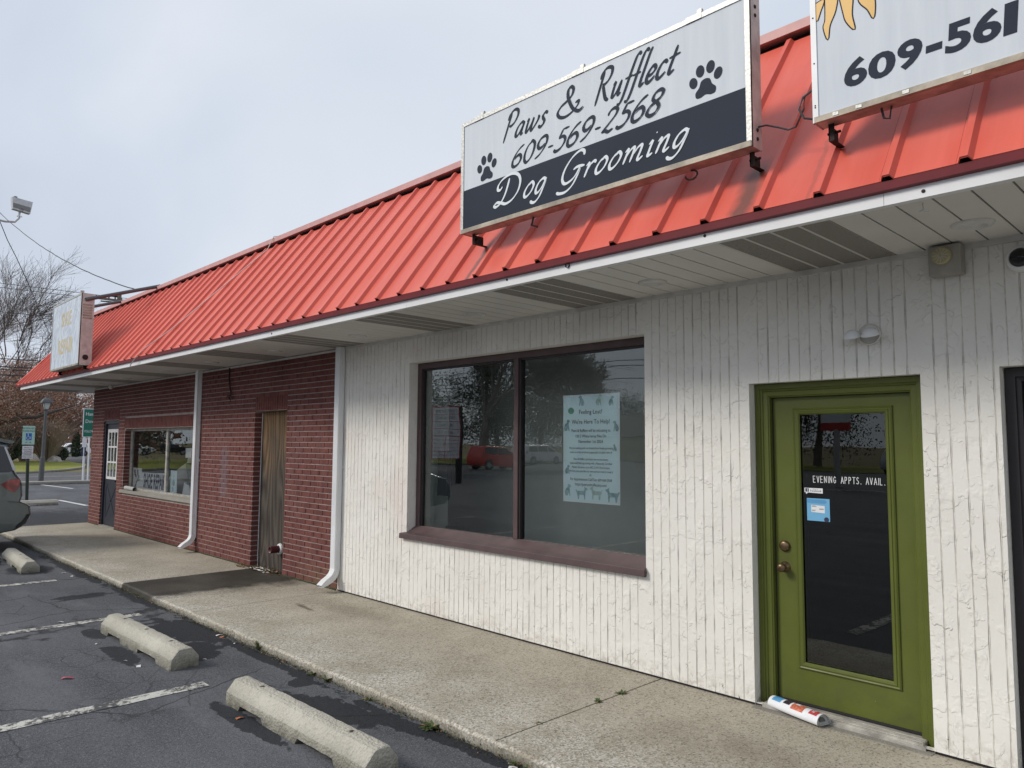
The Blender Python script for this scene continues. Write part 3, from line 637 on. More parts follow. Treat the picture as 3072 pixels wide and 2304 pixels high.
# ---- stucco facade with vertical grooves
GP, GW = .0715, .009
def stucco_region(mb, gb, x0, x1, z0, z1):
    """front skin with recessed grooves; returns nothing"""
    k = math.floor((x0-(-.932))/GP); x = -.932+k*GP; cur = x0
    gs = []
    while x < x1:
        if x-GW/2 > x0+.012 and x+GW/2 < x1-.012: gs.append(x+random.uniform(-.003, .003))
        x += GP
    for g in gs:
        a, b = g-GW/2, g+GW/2
        mb.quad((cur,0,z0),(a,0,z0),(a,0,z1),(cur,0,z1))
        n = max(2, int((z1-z0)/.09)); prev = None
        for i in range(n+1):
            z = z0+(z1-z0)*i/n; w1 = random.uniform(-.0016, .0016); fill = random.random() < .22; dp = .0008 if fill else random.uniform(.0022, .0042)
            row = [(a+w1, 0, z), (a+w1+.002, dp, z), (b+w1-.002, dp, z), (b+w1, 0, z)]
            if prev:
                mb.quad(prev[0], prev[1], row[1], row[0]); gb.quad(prev[1], prev[2], row[2], row[1]); mb.quad(prev[2], prev[3], row[3], row[2])
                mb.quad((a, 0, prev[0][2]), prev[0], row[0], (a, 0, z)) if abs(w1) > 0 else None
            prev = row
        cur = b
    mb.quad((cur,0,z0),(x1,0,z0),(x1,0,z1),(cur,0,z1))
sb, gb = MB(), MB()
WX0, WX1, WZ0, WZ1 = -3.852, -.856, .745, 2.545
DZ = 2.115
for r_ in ((-5.17, WX0, .018, SOF), (WX0, WX1, WZ1, SOF), (WX0, WX1, .018, WZ0), (WX1, 0.0, .018, SOF), (0.0, 1.065, DZ, SOF), (1.065, 1.456, .018, SOF), (1.456, 2.45, 2.13, SOF), (2.45, 6.0, .018, SOF)):
    stucco_region(sb, gb, *r_)
def reveal(mb, x0, x1, z0, z1, d, bottom=False):
    def jag(a, b, vert):
        pass
    mb.quad((x0,0,z0),(x0,0,z1),(x0,d,z1),(x0,d,z0)); mb.quad((x1,0,z1),(x1,0,z0),(x1,d,z0),(x1,d,z1)); mb.quad((x0,0,z1),(x1,0,z1),(x1,d,z1),(x0,d,z1))
reveal(sb, WX0, WX1, WZ0, WZ1, .13); reveal(sb, 0, 1.065, 0.0, DZ, .12); reveal(sb, 1.456, 2.45, 0.0, 2.13, .14)
sb.quad((-5.17,0,.018),(-5.17,.1,.018),(-5.17,.1,SOF),(-5.17,0,SOF)); sb.quad((-5.17,0,.018),(6,0,.018),(6,.05,.018),(-5.17,.05,.018))
st = sb.build('stucco_wall', 'stucco', B, label='white trowelled stucco wall with vertical grooves')
g_ = gb.build('wall_groove', 'stucco_groove', st); g_['kind'] = 'stuff'
core = MB(); wallbox(core, -5.165, 6.0, -.1, SOF+.3, [(WX0-.012, WX1+.012, WZ0-.01, WZ1+.012), (-.012, 1.077, -.1, DZ+.012), (1.444, 2.462, -.1, 2.142)], .045, .30)
core.build('wall_core', 'room_dark', st)
MB().box(-5.165, 0, .012, .04, -.02, .0165).box(1.065, 1.456, .012, .04, -.02, .0165).build('base_gap', 'deck', st)
MB().box(-5.165, 6, -.014, -.001, 2.795, SOF).build('soffit_trim', 'white_pl', st)

# ---- soffit
sf = empty_part('soffit', B); PW = .1566
mp_ = MB().quad((0,-1.0,0),(0,.02,0),(PW-.010,.02,0),(PW-.010,-1.0,0))
mp_.quad((PW-.010,-1.0,0),(PW-.010,.02,0),(PW-.010,.02,.007),(PW-.010,-1.0,.007)).quad((PW,-1.0,.007),(PW,.02,.007),(PW,.02,0),(PW,-1.0,0))
mgr = MB().quad((PW-.010,-1.0,.007),(PW-.010,.02,.007),(PW,.02,.007),(PW,-1.0,.007))
solid = MB(); solid.v, solid.f = list(mp_.v), list(mp_.f); solid.mi = [0]*len(mp_.f); solid.cur = 1; solid.add(mgr.v, mgr.f)
me_s = solid.mesh('soffit_panel', ['soffit', 'slot'])
ventm = MB(); ventm.v, ventm.f, ventm.mi = list(solid.v), list(solid.f), list(solid.mi)
ventm.mi[0] = 2
for a in (PW-.022, PW+.0): pass
ventm.cur = 0; ventm.box(-.004, .008, -1.0, .02, -.002, .001)
me_v = ventm.mesh('soffit_vent', ['soffit', 'slot', 'vent'])
x = .345-PW*12*10
k = 0
while x < 6:
    j = (k % 12)
    if x > -16.6:
        me = me_v if j < 4 else me_s
        sub('vented_panel' if j < 4 else 'soffit_panel', sf, me, (x, 0, SOF))
    x += PW; k += 1
# end overhang soffit beyond the brick corner
MB().box(-16.62, -15.08, .02, 8.5, SOF, SOF+.02).build('end_soffit', 'soffit', sf)
for x in (-.49, -2.35, -4.22, -6.09, -7.96, -9.83, -11.7, -13.45, 1.46):
    l = MB().lathe([(.001, -.004), (.055, -.004), (.062, -.016), (.088, -.014), (.098, -.002), (.098, .004)], (x, -.41, SOF-.002), (0, 0, 1), 24).build('recessed_light', 'white_pl', B, smooth=True)
# ---- fascia and drip edge
fs_ = empty_part('fascia', B)
seams = [-16.72, -13.6, -9.86, -6.0, -2.5, 1.25, 5.0, 6.0]
for a, b in zip(seams, seams[1:]):
    MB().box(a+.001, b-.001, -1.034, -1.020, SOF-.006, 2.886).box(a, b, -1.02, -.99, SOF-.006, SOF-.002).build('fascia_board', 'fascia', fs_)
MB().box(-16.734, -16.72, -1.034, 9, SOF-.006, 2.886).build('fascia_board', 'fascia', fs_)
for x in (-4.9, -1.3, .3, 1.42):
    MB().lathe([(.001, .006), (.008, .004), (.009, 0)], (x, -1.034, 2.868 if x in (-1.3, .3) else 2.85), (0, -1, 0), 10).build('fascia_screw', 'rust', fs_)
MB().prism([(-1.062, 2.886), (-1.036, 2.880), (-1.01, 2.886), (-1.01, 2.925), (-1.068, 2.925)], lambda y, z: (-16.9, y, z), lambda y, z: (6, y, z)).build('drip_edge', 'drip', B)
MB().lathe([(.016, .012), (.016, 0)], (-.72, -1.034, 2.872), (0, -1, 0), 12).build('fascia_hole', 'deck', fs_)
# ---- roof
E0, E1 = Vector((0, -1.07, 2.928)), Vector((0, .12, 4.504)); SD = (E1-E0); SL = SD.length; SDn = SD.normalized(); NR = Vector((0, -SDn.z, SDn.y))
XC = -16.95                                    # eave corner; hip rises at 45 degrees in plan
rf = empty_part('metal_roof', B)
RP = .3195
def roof_pt(x, s, n): p = E0+SDn*s+NR*n; return (x, p.y, p.z)
def panel(x0, sl_, sr_, top_gap=0.0):
    """one pan with its trapezoid rib at the left, running up to sl_/sr_"""
    prof = [(0, 0), (.008, .001), (.021, .030), (.051, .030), (.066, .001), (.19, .0), (RP-.001, 0)]
    mb = MB(); K = 6; vs = []
    for k in range(K+1):
        for x, n in prof:
            s_ = (sl_+(sr_-sl_)*x/RP)*k/K; vs.append(roof_pt(x, s_, n + .002*math.sin(k*1.9)))
    m = len(prof); mb.add(vs, [(k*m+i, k*m+i+1, (k+1)*m+i+1, (k+1)*m+i) for k in range(K) for i in range(m-1)])
    mb.add([(v[0], v[1]+.004, v[2]+.0) for v in vs[:m]]+[(v[0], v[1]+.006, v[2]-.006) for v in vs[:m]], [(i+m, i+1+m, i+1, i) for i in range(m-1)])
    return mb
std = panel(0, SL-.10, SL-.10).mesh('roof_panel', 'roof')
k0 = int((XC-.605)/RP)-1
x = .605-RP*55; hipx = XC+ (E1.y-E0.y)
hr = SL/(E1.y-E0.y)
while x < 6.0:
    if x > hipx: sub('roof_panel', rf, std, (x, 0, 0))
    elif x+RP > XC:
        a = max(0, min(SL-.10, (x-XC)*hr)); b = max(0, min(SL-.10, (x+RP-XC)*hr)); sub('roof_panel', rf, panel(0, a, b).mesh('roof_panel', 'roof'), (x, 0, 0))
    x += RP
dk = MB(); d_ = -.02
dk.add([roof_pt(XC+.03, 0, d_), roof_pt(6, 0, d_), roof_pt(6, SL, d_), roof_pt(hipx, SL, d_)], [(0, 1, 2, 3)])
dk.add([(XC+.03, -1.05, 2.92), (hipx, .12, 4.49), (hipx, 8, 4.49), (XC+.03, 9.2, 2.92)], [(0, 1, 2, 3)])
dk.add([(hipx, .12, 4.47), (6, .12, 4.47), (6, 9, 4.47), (hipx, 9, 4.47)], [(0, 1, 2, 3)])
dk.box(-16.7, 6, -1.0, 8.9, SOF+.03, SOF+.05)
dk.build('roof_deck', 'deck', rf)
es = MB(); yy = -.7
while yy < 8.5:
    s0 = .0; r_ = min(1, (yy+1.07)/1.19)
    es.add([(XC, yy, 2.93), (XC+1.19*r_, yy, 2.93+1.576*r_), (XC+1.19*min(1, r_+.26), yy+.31, 2.93+1.576*min(1, r_+.26)), (XC, yy+.31, 2.93)], [(3, 2, 1, 0)]); yy += RP
es.build('end_slope_sheet', 'roof', rf)
MB().prism([(.030, 4.478), (.30, 4.50), (.30, 4.56), (.036, 4.545), (.030, 4.54)], lambda y, z: (hipx-.1, y, z), lambda y, z: (6, y, z)).build('ridge_cap', 'cap', rf)
hb = MB(); hb.tube([(XC-.01, -1.06, 2.95), (hipx-.02, .11, 4.54)], .028, 4); hb.build('hip_cap', 'roof', rf)
MB().tube([(-7.04, .05, 4.55), (-7.0, .1, 4.56)], .006, 5).tube([(-2.2, .1, 4.545), (-2.2, .1, 4.575)], .006, 5).build('roof_screw', 'rust', rf)

# ---- downspouts
def downspout(x, foot):
    p = empty_part('downspout', B); wd, dp = .098, .072
    prof = [(0, 0), (.006, -.006)]
    n = 7; front = []
    outline = [(x, -.008), (x, -.008-dp)] + [(x+wd*(i+.5)/8, -.008-dp-(.004 if i % 2 else -.001)) for i in range(8)] + [(x+wd, -.008-dp), (x+wd, -.008-dp*.75), (x+wd-.005, -.008-dp*.65), (x+wd, -.008-dp*.55), (x+wd-.005, -.008-dp*.4), (x+wd, -.008-dp*.3), (x+wd, -.008)]
    MB().prism(outline, lambda a, b: (a, b, .27), lambda a, b: (a, b, SOF-.004)).build('pipe', 'white_pvc', p)
    # elbow: corrugated bend turning outwards
    mb = MB(); rings = []; K = 18
    for k in range(K+1):
        t = k/K; ang = t*R(62); rad = .15; cy = -.008-dp/2; y = cy-rad*(1-math.cos(ang)); z = .275-rad*math.sin(ang)
        if k == K: pass
        sc = 1+(.035 if k % 2 else -.02); d = Vector((0, -math.sin(ang), -math.cos(ang))); nrm = Vector((0, math.cos(ang), -math.sin(ang)))
        rings.append(((x+wd/2, y, z), sc, nrm))
    p0 = Vector(rings[-1][0]); dr = Vector((0, -math.sin(R(62)), -math.cos(R(62))))
    for q, hh in ((.05, .9), (.10, .62), (.13, .38)): rings.append((tuple(p0+dr*q), (1.04, hh), rings[-1][2]))
    vs = []
    for c, sc, nrm in rings:
        sx, sy = sc if isinstance(sc, tuple) else (sc, sc)
        c = Vector(c)
        for a, b in ((-.5, -.5), (0, -.5), (.5, -.5), (.5, 0), (.5, .5), (0, .5), (-.5, .5), (-.5, 0)):
            v = c+Vector((a*wd*sx, 0, 0))+nrm*b*dp*sy; v.z = max(v.z, .004); vs.append(v)
    m = len(rings); mb.add(vs, [(i*8+j, i*8+(j+1) % 8, (i+1)*8+(j+1) % 8, (i+1)*8+j) for i in range(m-1) for j in range(8)])
    mb.build('elbow', 'white_pvc', p)
    MB().box(x-.012, x+wd+.012, -.0078, -.001, 1.4, 1.43).build('strap', 'white_pvc', p)
    return p
downspout(-5.205, 0); downspout(-9.40, 0)

# ---- big window of the stucco shop
win = empty_part('window', B)
F0, F1 = .112, .165
fr = MB().box(WX0, WX0+.062, F0, F1, .80, WZ1).box(WX1-.062, WX1, F0, F1, .80, WZ1).box(WX0+.062, WX1-.062, F0, F1, WZ1-.062, WZ1).box(WX0+.062, WX1-.062, F0, F1, .80, .845)
fr.box(-2.39, -2.335, F0-.004, F1, .845, WZ1-.062)
fr.build('window_frame', 'bronze', win, bevel=.003)
MB().box(WX0+.062, WX0+.082, F0+.02, F1, .845, WZ1-.062).box(-2.335, -2.315, F0+.012, F1+.02, .845, WZ1-.062).box(WX0+.082, -2.39, F0+.02, F1, WZ1-.08, WZ1-.062).box(-2.315, WX1-.062, F0+.02, F1, WZ1-.08, WZ1-.062).build('glazing_bead', 'bronze_dark', win)
MB().prism([(.112, .802), (.112, .842), (.02, .79), (-.04, .772), (-.044, .722), (-.02, .716), (.02, .73), (.112, .745)], lambda y, z: (WX0-.075, y, z) if y < 0 else (WX0, y, z), lambda y, z: (WX1+.012, y, z) if y < 0 else (WX1, y, z)).build('window_sill', 'bronze', win, bevel=.003)
for a, b in ((WX0+.06, -2.38), (-2.33, WX1-.06)):
    MB().quad((a, .152, .84), (b, .152, .84), (b, .152, WZ1-.06), (a, .152, WZ1-.06)).build('pane', 'glass', win)
# ---- white-shop room behind it
rm = empty_part('shop_interior', B)
MB().quad((-6.4, 1.5, -.05), (-.05, 1.5, -.05), (-.05, 1.5, 2.78), (-6.4, 1.5, 2.78)).build('interior_back_wall', 'room', rm)
MB().quad((-.05, 1.5, -.05), (-.05, .31, -.05), (-.05, .31, 2.78), (-.05, 1.5, 2.78)).quad((-6.4, .31, -.05), (-6.4, 1.5, -.05), (-6.4, 1.5, 2.78), (-6.4, .31, 2.78)).build('interior_side_wall', 'room', rm)
MB().quad((-6.4, .31, .0), (-.05, .31, .0), (-.05, 1.5, .0), (-6.4, 1.5, .0)).build('interior_floor', 'room_floor', rm)
MB().quad((-6.4, .31, 2.78), (-6.4, 1.5, 2.78), (-.05, 1.5, 2.78), (-.05, .31, 2.78)).build('interior_ceiling', 'room_w', rm)
MB().box(-4.0, -3.855, .30, .55, .70, 2.6).box(-3.853, -3.79, .168, .30, .80, 2.56).build('window_return', 'room_w', rm)
MB().box(-3.79, WX1, .168, .42, .72, .80).build('inner_ledge', 'room', rm)
o = MB().lathe([(.11, 0), (.10, .04), (.07, .07), (.02, .085), (.001, .087)], (-3.43, .29, .80), (0, 0, 1), 20, 0, math.pi*1.1).build('curved_visor', 'black_gl', None, smooth=True)
tag(o, 'glossy black curved object on the inner ledge, left end of the big window', 'visor')
o = MB().box(-3.78, -3.62, .34, .40, 1.15, 1.62).build('grey_display_unit', 'black'); tag(o, 'grey rounded box behind the glass at the left edge of the big window', 'display')
# ---- poster behind the right pane
po = thing('poster', 'pale blue poster headed Feeling Lost? taped inside the right pane of the big window', 'poster', (-1.52, .158, 1.21))
X0, X1, Z0, Z1 = -1.825, -1.215, 1.212, 2.120; PY = .158
MB().box(X0, X1, PY+.001, PY+.002, Z0, Z1).build('paper_sheet', 'poster_b', po)
MB().quad((X0+.012, PY, Z0+.012), (X1-.012, PY, Z0+.012), (X1-.012, PY, Z1-.012), (X0+.012, PY, Z1-.012)).build('print_area', 'poster', po)
dg = MB()
def dog(cx, cz, s, m, flip=1, pose=0):
    dg.cur = m; P = lambda L: [(cx+flip*a*s, cz+b*s) for a, b in L]
    y = PY-.0004-random.random()*.0003
    if pose == 0:     # standing, seen from the side
        body = [(-.9,.1),(-1.1,.5),(-1.3,.9),(-1.15,1.0),(-.9,.75),(.5,.8),(.7,1.2),(.6,1.5),(.9,1.35),(1.35,1.2),(1.3,1.0),(1.0,.85),(.85,.4),(.8,-.6),(.6,-.6),(.55,.1),(-.4,.15),(-.55,-.6),(-.75,-.6)]
    else:             # sitting / leaning forward
        body = [(-.6,-.6),(-.8,0),(-.5,.7),(-.1,1.0),(-.1,1.3),(.1,1.6),(.45,1.5),(.75,1.3),(.7,1.1),(.4,1.0),(.45,.4),(.6,-.6),(.4,-.6),(.2,.1),(0,-.6)]
    flat(P(body), y, dg)
dog(-1.62, 1.27, .050, 0, 1, 0); dog(-1.46, 1.275, .052, 1, -1, 0); dog(-1.29, 1.265, .055, 0, -1, 0); dog(-1.77, 1.29, .045, 0, 1, 1)
dog(-1.62, 2.05, .040, 0, -1, 1); dog(-1.43, 2.05, .042, 1, 1, 1); dog(-1.30, 2.04, .036, 0, 1, 1); dog(-1.78, 1.84, .045, 0, 1, 1); dog(-1.255, 1.83, .040, 0, -1, 1); dog(-1.265, 1.66, .026, 0, -1, 1); dog(-1.775, 1.47, .035, 0, 1, 1)
dg.cur = 2; flat(ell(-1.735, 1.985, .034, .028), PY-.0009, dg)
dd = dg.build('dog_drawing', ['dogg', 'dogb', 'dogn'], po)
pf = lambda cx, cz: (lambda x, z: (cx+x, PY-.0012, cz+z))
for s_, sz, cz, sq in (('Feeling Lost?', .052, 1.955, .95), ("We're Here To Help!", .052, 1.872, .90), ('Paws & Rufflect will be relocating to', .036, 1.803, .80), ('120 S White horse Pike On', .034, 1.757, .88), ('November 1st 2024', .036, 1.711, .9),
                       ('We are working with our friends from Simply grooming', .026, 1.659, .80), ('make sure that all of our puppy pals are taken care of', .026, 1.625, .80), ('Paws & Rufflect provides one on one luxury', .026, 1.567, .80),
                       ('canine and feline grooming with a Nationally Certified', .026, 1.533, .80), ('Master Groomer in an AKC S.A.F.E Enviroment.', .026, 1.499, .80), ("We love your pets like our own and can't wait to meet y'", .026, 1.466, .78), ('all.', .026, 1.435, .8),
                       ('For Appointments Call/Text 609-569-2568', .033, 1.395, .78), ('https://pawsandrufflectnj.com/', .033, 1.353, .85)):
    text_mb(s_, sz, pf(-1.52, cz), squeeze=sq).build('lettering', 'ink', po)

# ---- green door
dr = empty_part('door', B)
def stepped_frame(mb, x0, x1, z0, z1, steps, top_only=False):
    """mitred casing; steps: list of (inset, y)"""
    for (i0, y0), (i1, y1) in zip(steps, steps[1:]):
        a = [(x0+i0, y0, z0), (x0+i0, y0, z1-i0), (x1-i0, y0, z1-i0), (x1-i0, y0, z0)]
        b = [(x0+i1, y1, z0), (x0+i1, y1, z1-i1), (x1-i1, y1, z1-i1), (x1-i1, y1, z0)]
        for k in range(3): mb.quad(a[k], b[k], b[k+1], a[k+1])
mb = MB(); stepped_frame(mb, .001, 1.064, .0, DZ-.001, [(0, .08), (.004, .072), (.036, .072), (.040, .082), (.050, .084), (.054, .092), (.082, .094), (.086, .100), (.092, .104), (.094, .165)])
mb.build('door_frame', 'green', dr)
DX0, DX1, DZ0, DZ1 = .100, .975, .052, 2.018
G = (.285, .818, .308, 1.902)      # glass
MB().box(DX0-.007, DX0, .139, .141, DZ0, DZ1+.004).box(DX1, DX1+.007, .139, .141, DZ0, DZ1+.004).box(DX0, DX1, .139, .141, DZ1, DZ1+.006).build('weatherstrip', 'deck', dr)
slab = MB(); wallbox(slab, DX0, DX1, DZ0, DZ1, [G], .142, .186); slab.build('door_slab', 'green', dr)
mo = MB()
def ring(mb, o_, i_, yo, yi):
    a = [(o_[0], yo, o_[2]), (o_[1], yo, o_[2]), (o_[1], yo, o_[3]), (o_[0], yo, o_[3])]; b = [(i_[0], yi, i_[2]), (i_[1], yi, i_[2]), (i_[1], yi, i_[3]), (i_[0], yi, i_[3])]
    for k in range(4): mb.quad(a[k], a[(k+1) % 4], b[(k+1) % 4], b[k])
def grow(g, d): return (g[0]-d, g[1]+d, g[2]-d, g[3]+d)
for (d0, y0), (d1, y1) in zip([(.044, .142), (.044, .133), (.036, .127), (.030, .131), (.024, .131), (.020, .126), (.008, .128), (0, .136)], [(.044, .133), (.036, .127), (.030, .131), (.024, .131), (.020, .126), (.008, .128), (0, .136), (0, .160)]):
    ring(mo, grow(G, d0), grow(G, d1), y0, y1)
mo.build('glass_moulding', 'green', dr)
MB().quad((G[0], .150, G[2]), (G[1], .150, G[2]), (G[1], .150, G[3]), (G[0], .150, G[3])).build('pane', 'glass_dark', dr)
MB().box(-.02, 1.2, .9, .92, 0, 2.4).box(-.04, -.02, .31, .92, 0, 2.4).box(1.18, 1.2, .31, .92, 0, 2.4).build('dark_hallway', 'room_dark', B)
MB().lathe([(.036, 0), (.036, .012), (.030, .020), (.022, .024), (.001, .025)], (.162, .142, 1.035), (0, -1, 0), 20).build('deadbolt', 'brass', dr, smooth=True)
MB().lathe([(.036, 0), (.034, .008), (.018, .014), (.014, .035), (.024, .045), (.030, .058), (.026, .070), (.010, .076), (.001, .076)], (.160, .142, .898), (0, -1, 0), 20).build('knob', 'brass', dr, smooth=True)
MB().box(.060, DX1+.03, .012, .14, .012, .034).box(.05, 1.02, .001, .012, .0, .022).box(.075, 1.0, .03, .036, .034, .040).box(.075, 1.0, .055, .061, .034, .040).box(.075, 1.0, .08, .086, .034, .040).build('threshold', 'alu', dr)
MB().box(DX0, DX1, .13, .141, .040, .052).build('door_sweep', 'deck', dr)
MB().prism([(0, -.055), (.5, -.06), (1.06, -.045), (1.065, .05), (0, .05)], lambda x, y: (x, y, -.01), lambda x, y: (x, y, .0035)).build('door_step_patch', 'sill_c', dr)
# writing and stickers on the door glass
ev = lambda ch, x0, x1, z0, h, y=.1485: None
HW = {'E': [[(.3,1),(0,1),(.02,0),(.32,0)],[(.02,.52),(.26,.52)]], 'V': [[(0,1),(.18,0),(.38,1)]], 'N': [[(0,0),(.02,1),(.34,.05),(.36,1)]], 'I': [[(.05,1),(.07,0)]], 'G': [[(.36,.85),(.2,1),(.03,.7),(.03,.3),(.18,0),(.36,.15),(.36,.45),(.22,.45)]],
      'A': [[(0,0),(.2,1),(.4,0)],[(.08,.36),(.33,.36)]], 'P': [[(0,0),(.02,1),(.28,.95),(.32,.72),(.24,.52),(.02,.5)]], 'T': [[(0,1),(.4,1)],[(.2,1),(.2,0)]], 'S': [[(.32,.9),(.15,1),(.03,.8),(.1,.58),(.28,.42),(.32,.18),(.16,0),(0,.1)]], '.': [[(.05,.05),(.08,.0)]], 'L': [[(0,1),(.02,0),(.3,0)]], ' ': []}
mb = MB(); adv = 0; pts = []
for ch in 'EVENING APPTS. AVAIL.':
    for s_ in HW[ch]: pts.append([(adv+p[0]+random.uniform(-.01, .01), p[1]) for p in s_])
    adv += {'I': .28, ' ': .62, '.': .24}.get(ch, .62)
lf = 0
for s_ in pts:
    P = [Vector((.360+p[0]*(.447/adv), 1.462+p[1]*.040)) for p in s_]
    for a, b in zip(P, P[1:]):
        d = (b-a).normalized(); n = Vector((-d.y, d.x))*.0017; a2, b2 = a-d*.0018, b+d*.0018; y = .1488-lf; lf += .000006
        mb.add([(q.x, y, q.y) for q in (a2-n, b2-n, b2+n, a2+n)], [(0, 1, 2, 3)])
mb.build('hand_lettering', 'paper', dr)
stk = MB().add([(x_, .1487, z_) for x_, z_ in ((.300, 1.395), (.308, 1.395), (.312, 1.383), (.322, 1.394), (.420, 1.391), (.420, 1.424), (.300, 1.424))], [tuple(range(7))])
sk = stk.build('speech_bubble_sticker', 'paper', dr); MB().quad((.306, .1483, 1.399), (.329, .1483, 1.399), (.329, .1483, 1.421), (.306, .1483, 1.421)).build('sticker_mark', 'navy_ink', sk)
text_mb('f', .028, lambda x, z: (.320+x, .1480, 1.3995+z)).build('lettering', 'paper', sk); text_mb('Facebook', .020, lambda x, z: (.375+x, .1482, 1.400+z), squeeze=.95).build('lettering', 'navy_ink', sk); text_mb('Like us on', .009, lambda x, z: (.372+x, .1482, 1.415+z)).build('lettering', 'navy_ink', sk)
cd_ = MB().quad((.314, .1487, 1.214), (.462, .1487, 1.214), (.462, .1487, 1.358), (.314, .1487, 1.358)).build('blue_card', 'cardblue', dr)
MB().add([(x_, .1483, z_) for x_, z_ in ((.314, 1.328), (.435, 1.326), (.446, 1.338), (.435, 1.350), (.314, 1.352))], [tuple(range(5))]).build('card_banner', 'blue_ink', cd_)
MB().quad((.342, .1483, 1.270), (.430, .1483, 1.266), (.430, .1483, 1.312), (.342, .1483, 1.316)).build('card_panel', 'paper', cd_)
flat(ell(.440, 1.226, .016, .016), .1483).build('card_emblem', 'navy_ink', cd_)
tm = MB()
for i, (a, b, z_) in enumerate(((.346, .37, 1.309), (.346, .378, 1.304), (.395, .426, 1.292), (.395, .422, 1.288), (.346, .372, 1.282), (.346, .368, 1.277))): tm.quad((a, .1479, z_), (b, .1479, z_), (b, .1479, z_+.0022), (a, .1479, z_+.0022))
tm.build('card_print', 'ink', cd_)
# ---- third shop's door at the right edge
d3 = empty_part('door', B)
mb = MB(); stepped_frame(mb, 1.458, 2.448, 0, 2.128, [(0, .10), (.004, .085), (.05, .085), (.054, .10), (.075, .105), (.08, .16)]); mb.build('door_frame', 'bronze_dark', d3)
s3 = MB(); wallbox(s3, 1.545, 2.36, .03, 2.04, [(1.60, 2.30, .25, 1.99)], .13, .17); s3.build('door_slab', 'bronze_dark', d3); MB().quad((1.6, .15, .25), (2.3, .15, .25), (2.3, .15, 1.99), (1.6, .15, 1.99)).build('pane', 'glass', d3)
MB().box(1.3, 2.6, .8, .82, 0, 2.4).build('interior_back_wall', 'room', d3)

# ---- boarded doorway in the brick
pb = MB().box(-7.42, -6.50, .105, .12, -.02, 2.13).build('plywood_board', 'ply', B)
MB().tube([(-7.405, .10, 0), (-7.41, .10, 1.2), (-7.40, .10, 2.12)], .006, 5).build('foam_seal', 'white_paint', B)
pp_ = MB().lathe([(.046, .0), (.046, .145), (.048, .15), (.038, .15), (.038, .02), (.001, .02)], (-6.77, .105, .30), (0, -1, 0), 20).build('vent_pipe', 'pipe_red', B, smooth=True)
MB().lathe([(.075, 0), (.07, .02), (.05, .03)], (-6.77, .104, .30), (0, -1, 0), 14).build('pipe_seal', 'white_paint', pp_)
mb = MB()
for k in range(260):
    x = random.uniform(-7.6, -6.55); y = random.uniform(-.12, .09) if x > -7.4 else random.uniform(-.14, -.02); s_ = random.uniform(.008, .028); a = random.random()*6.3; z = .002+random.random()*.03
    mb.cur = random.choice((0, 0, 1)); mb.add([(x+s_*math.cos(a), y+s_*math.sin(a), z), (x-s_*.4*math.sin(a), y+s_*.4*math.cos(a), z+.008), (x-s_*math.cos(a), y-s_*math.sin(a), z+random.random()*.01), (x+s_*.4*math.sin(a), y-s_*.4*math.cos(a), z-.001)], [(0, 1, 2, 3)])
for k in range(5):
    a0 = random.random()*6; mb.cur = 2; cx, cy = -7.15+k*.07, -.03; mb.tube([(cx+.16*math.cos(a0+t*.5), cy+.06*math.sin(a0+t*.5), .015+.01*math.sin(t)) for t in range(9)], .005, 4)
o = mb.build('doorway_debris', ['leaf_dry', 'moss', 'litter']); tag(o, 'dead leaves and peeled strips heaped at the foot of the boarded doorway', 'debris'); o['kind'] = 'stuff'
cw = MB().tube([(-8.29, -.012, 2.80), (-8.28, -.02, 2.66), (-8.22, -.03, 2.52), (-8.16, -.035, 2.43), (-8.17, -.03, 2.38)], .011, 6)
for a in ((-8.23, 2.33), (-8.10, 2.34), (-8.30, 2.36), (-8.17, 2.29)): cw.tube([(-8.17, -.03, 2.39), ((a[0]-8.17)/2, -.05, (a[1]+2.39)/2+.01), (a[0], -.03, a[1])], .006, 4)
tag(cw.build('hanging_conduit', 'rust'), 'old black conduit with frayed wires hanging from the soffit on the brick wall', 'cable')

# ---- shoe shop door and window
sdr = empty_part('door', B)
MB().box(-14.30, -14.235, .02, .09, 0, 2.12).box(-13.36, -13.33, .02, .09, 0, 2.12).box(-14.235, -13.36, .02, .09, 2.06, 2.12).build('door_frame', 'navydoor', sdr)
gx = (-14.10, -13.50, .97, 1.93); sl2 = MB(); wallbox(sl2, -14.235, -13.36, .03, 2.06, [gx], .05, .09); sl2.build('door_slab', 'navydoor', sdr)
gf = MB(); wallbox(gf, gx[0]-.02, gx[1]+.02, gx[2]-.02, gx[3]+.02, [(gx[0]+.03+i*.19, gx[0]+.03+i*.19+.16, gx[2]+.03+j*.305, gx[2]+.03+j*.305+.275) for i in range(3) for j in range(3)], .036, .052); gf.build('glazing_grid', 'white_paint', sdr)
for i in range(3):
    for j in range(3):
        x0_, z0_ = gx[0]+.03+i*.19, gx[2]+.03+j*.305; MB().quad((x0_, .046, z0_), (x0_+.16, .046, z0_), (x0_+.16, .046, z0_+.275), (x0_, .046, z0_+.275)).build('pane', 'glass', sdr)
xb = MB()
for a, b in (((-14.10, .20), (-13.50, .84)), ((-14.10, .84), (-13.50, .20))):
    d = (Vector(b)-Vector(a)).normalized(); n = Vector((-d.y, d.x))*.022
    xb.prism([(a[0]-n.x, a[1]-n.y), (b[0]-n.x, b[1]-n.y), (b[0]+n.x, b[1]+n.y), (a[0]+n.x, a[1]+n.y)], lambda x, z: (x, .044, z), lambda x, z: (x, .0505, z))
wallbox(xb, -14.15, -13.46, .15, .89, [(-14.11, -13.50, .19, .85)], .043, .0505); xb.build('cross_buck', 'navydoor', sdr)
MB().lathe([(.02, 0), (.012, .02), (.026, .045), (.001, .06)], (-13.42, .05, .93), (0, -1, 0), 12).build('knob', 'rust', sdr, smooth=True)
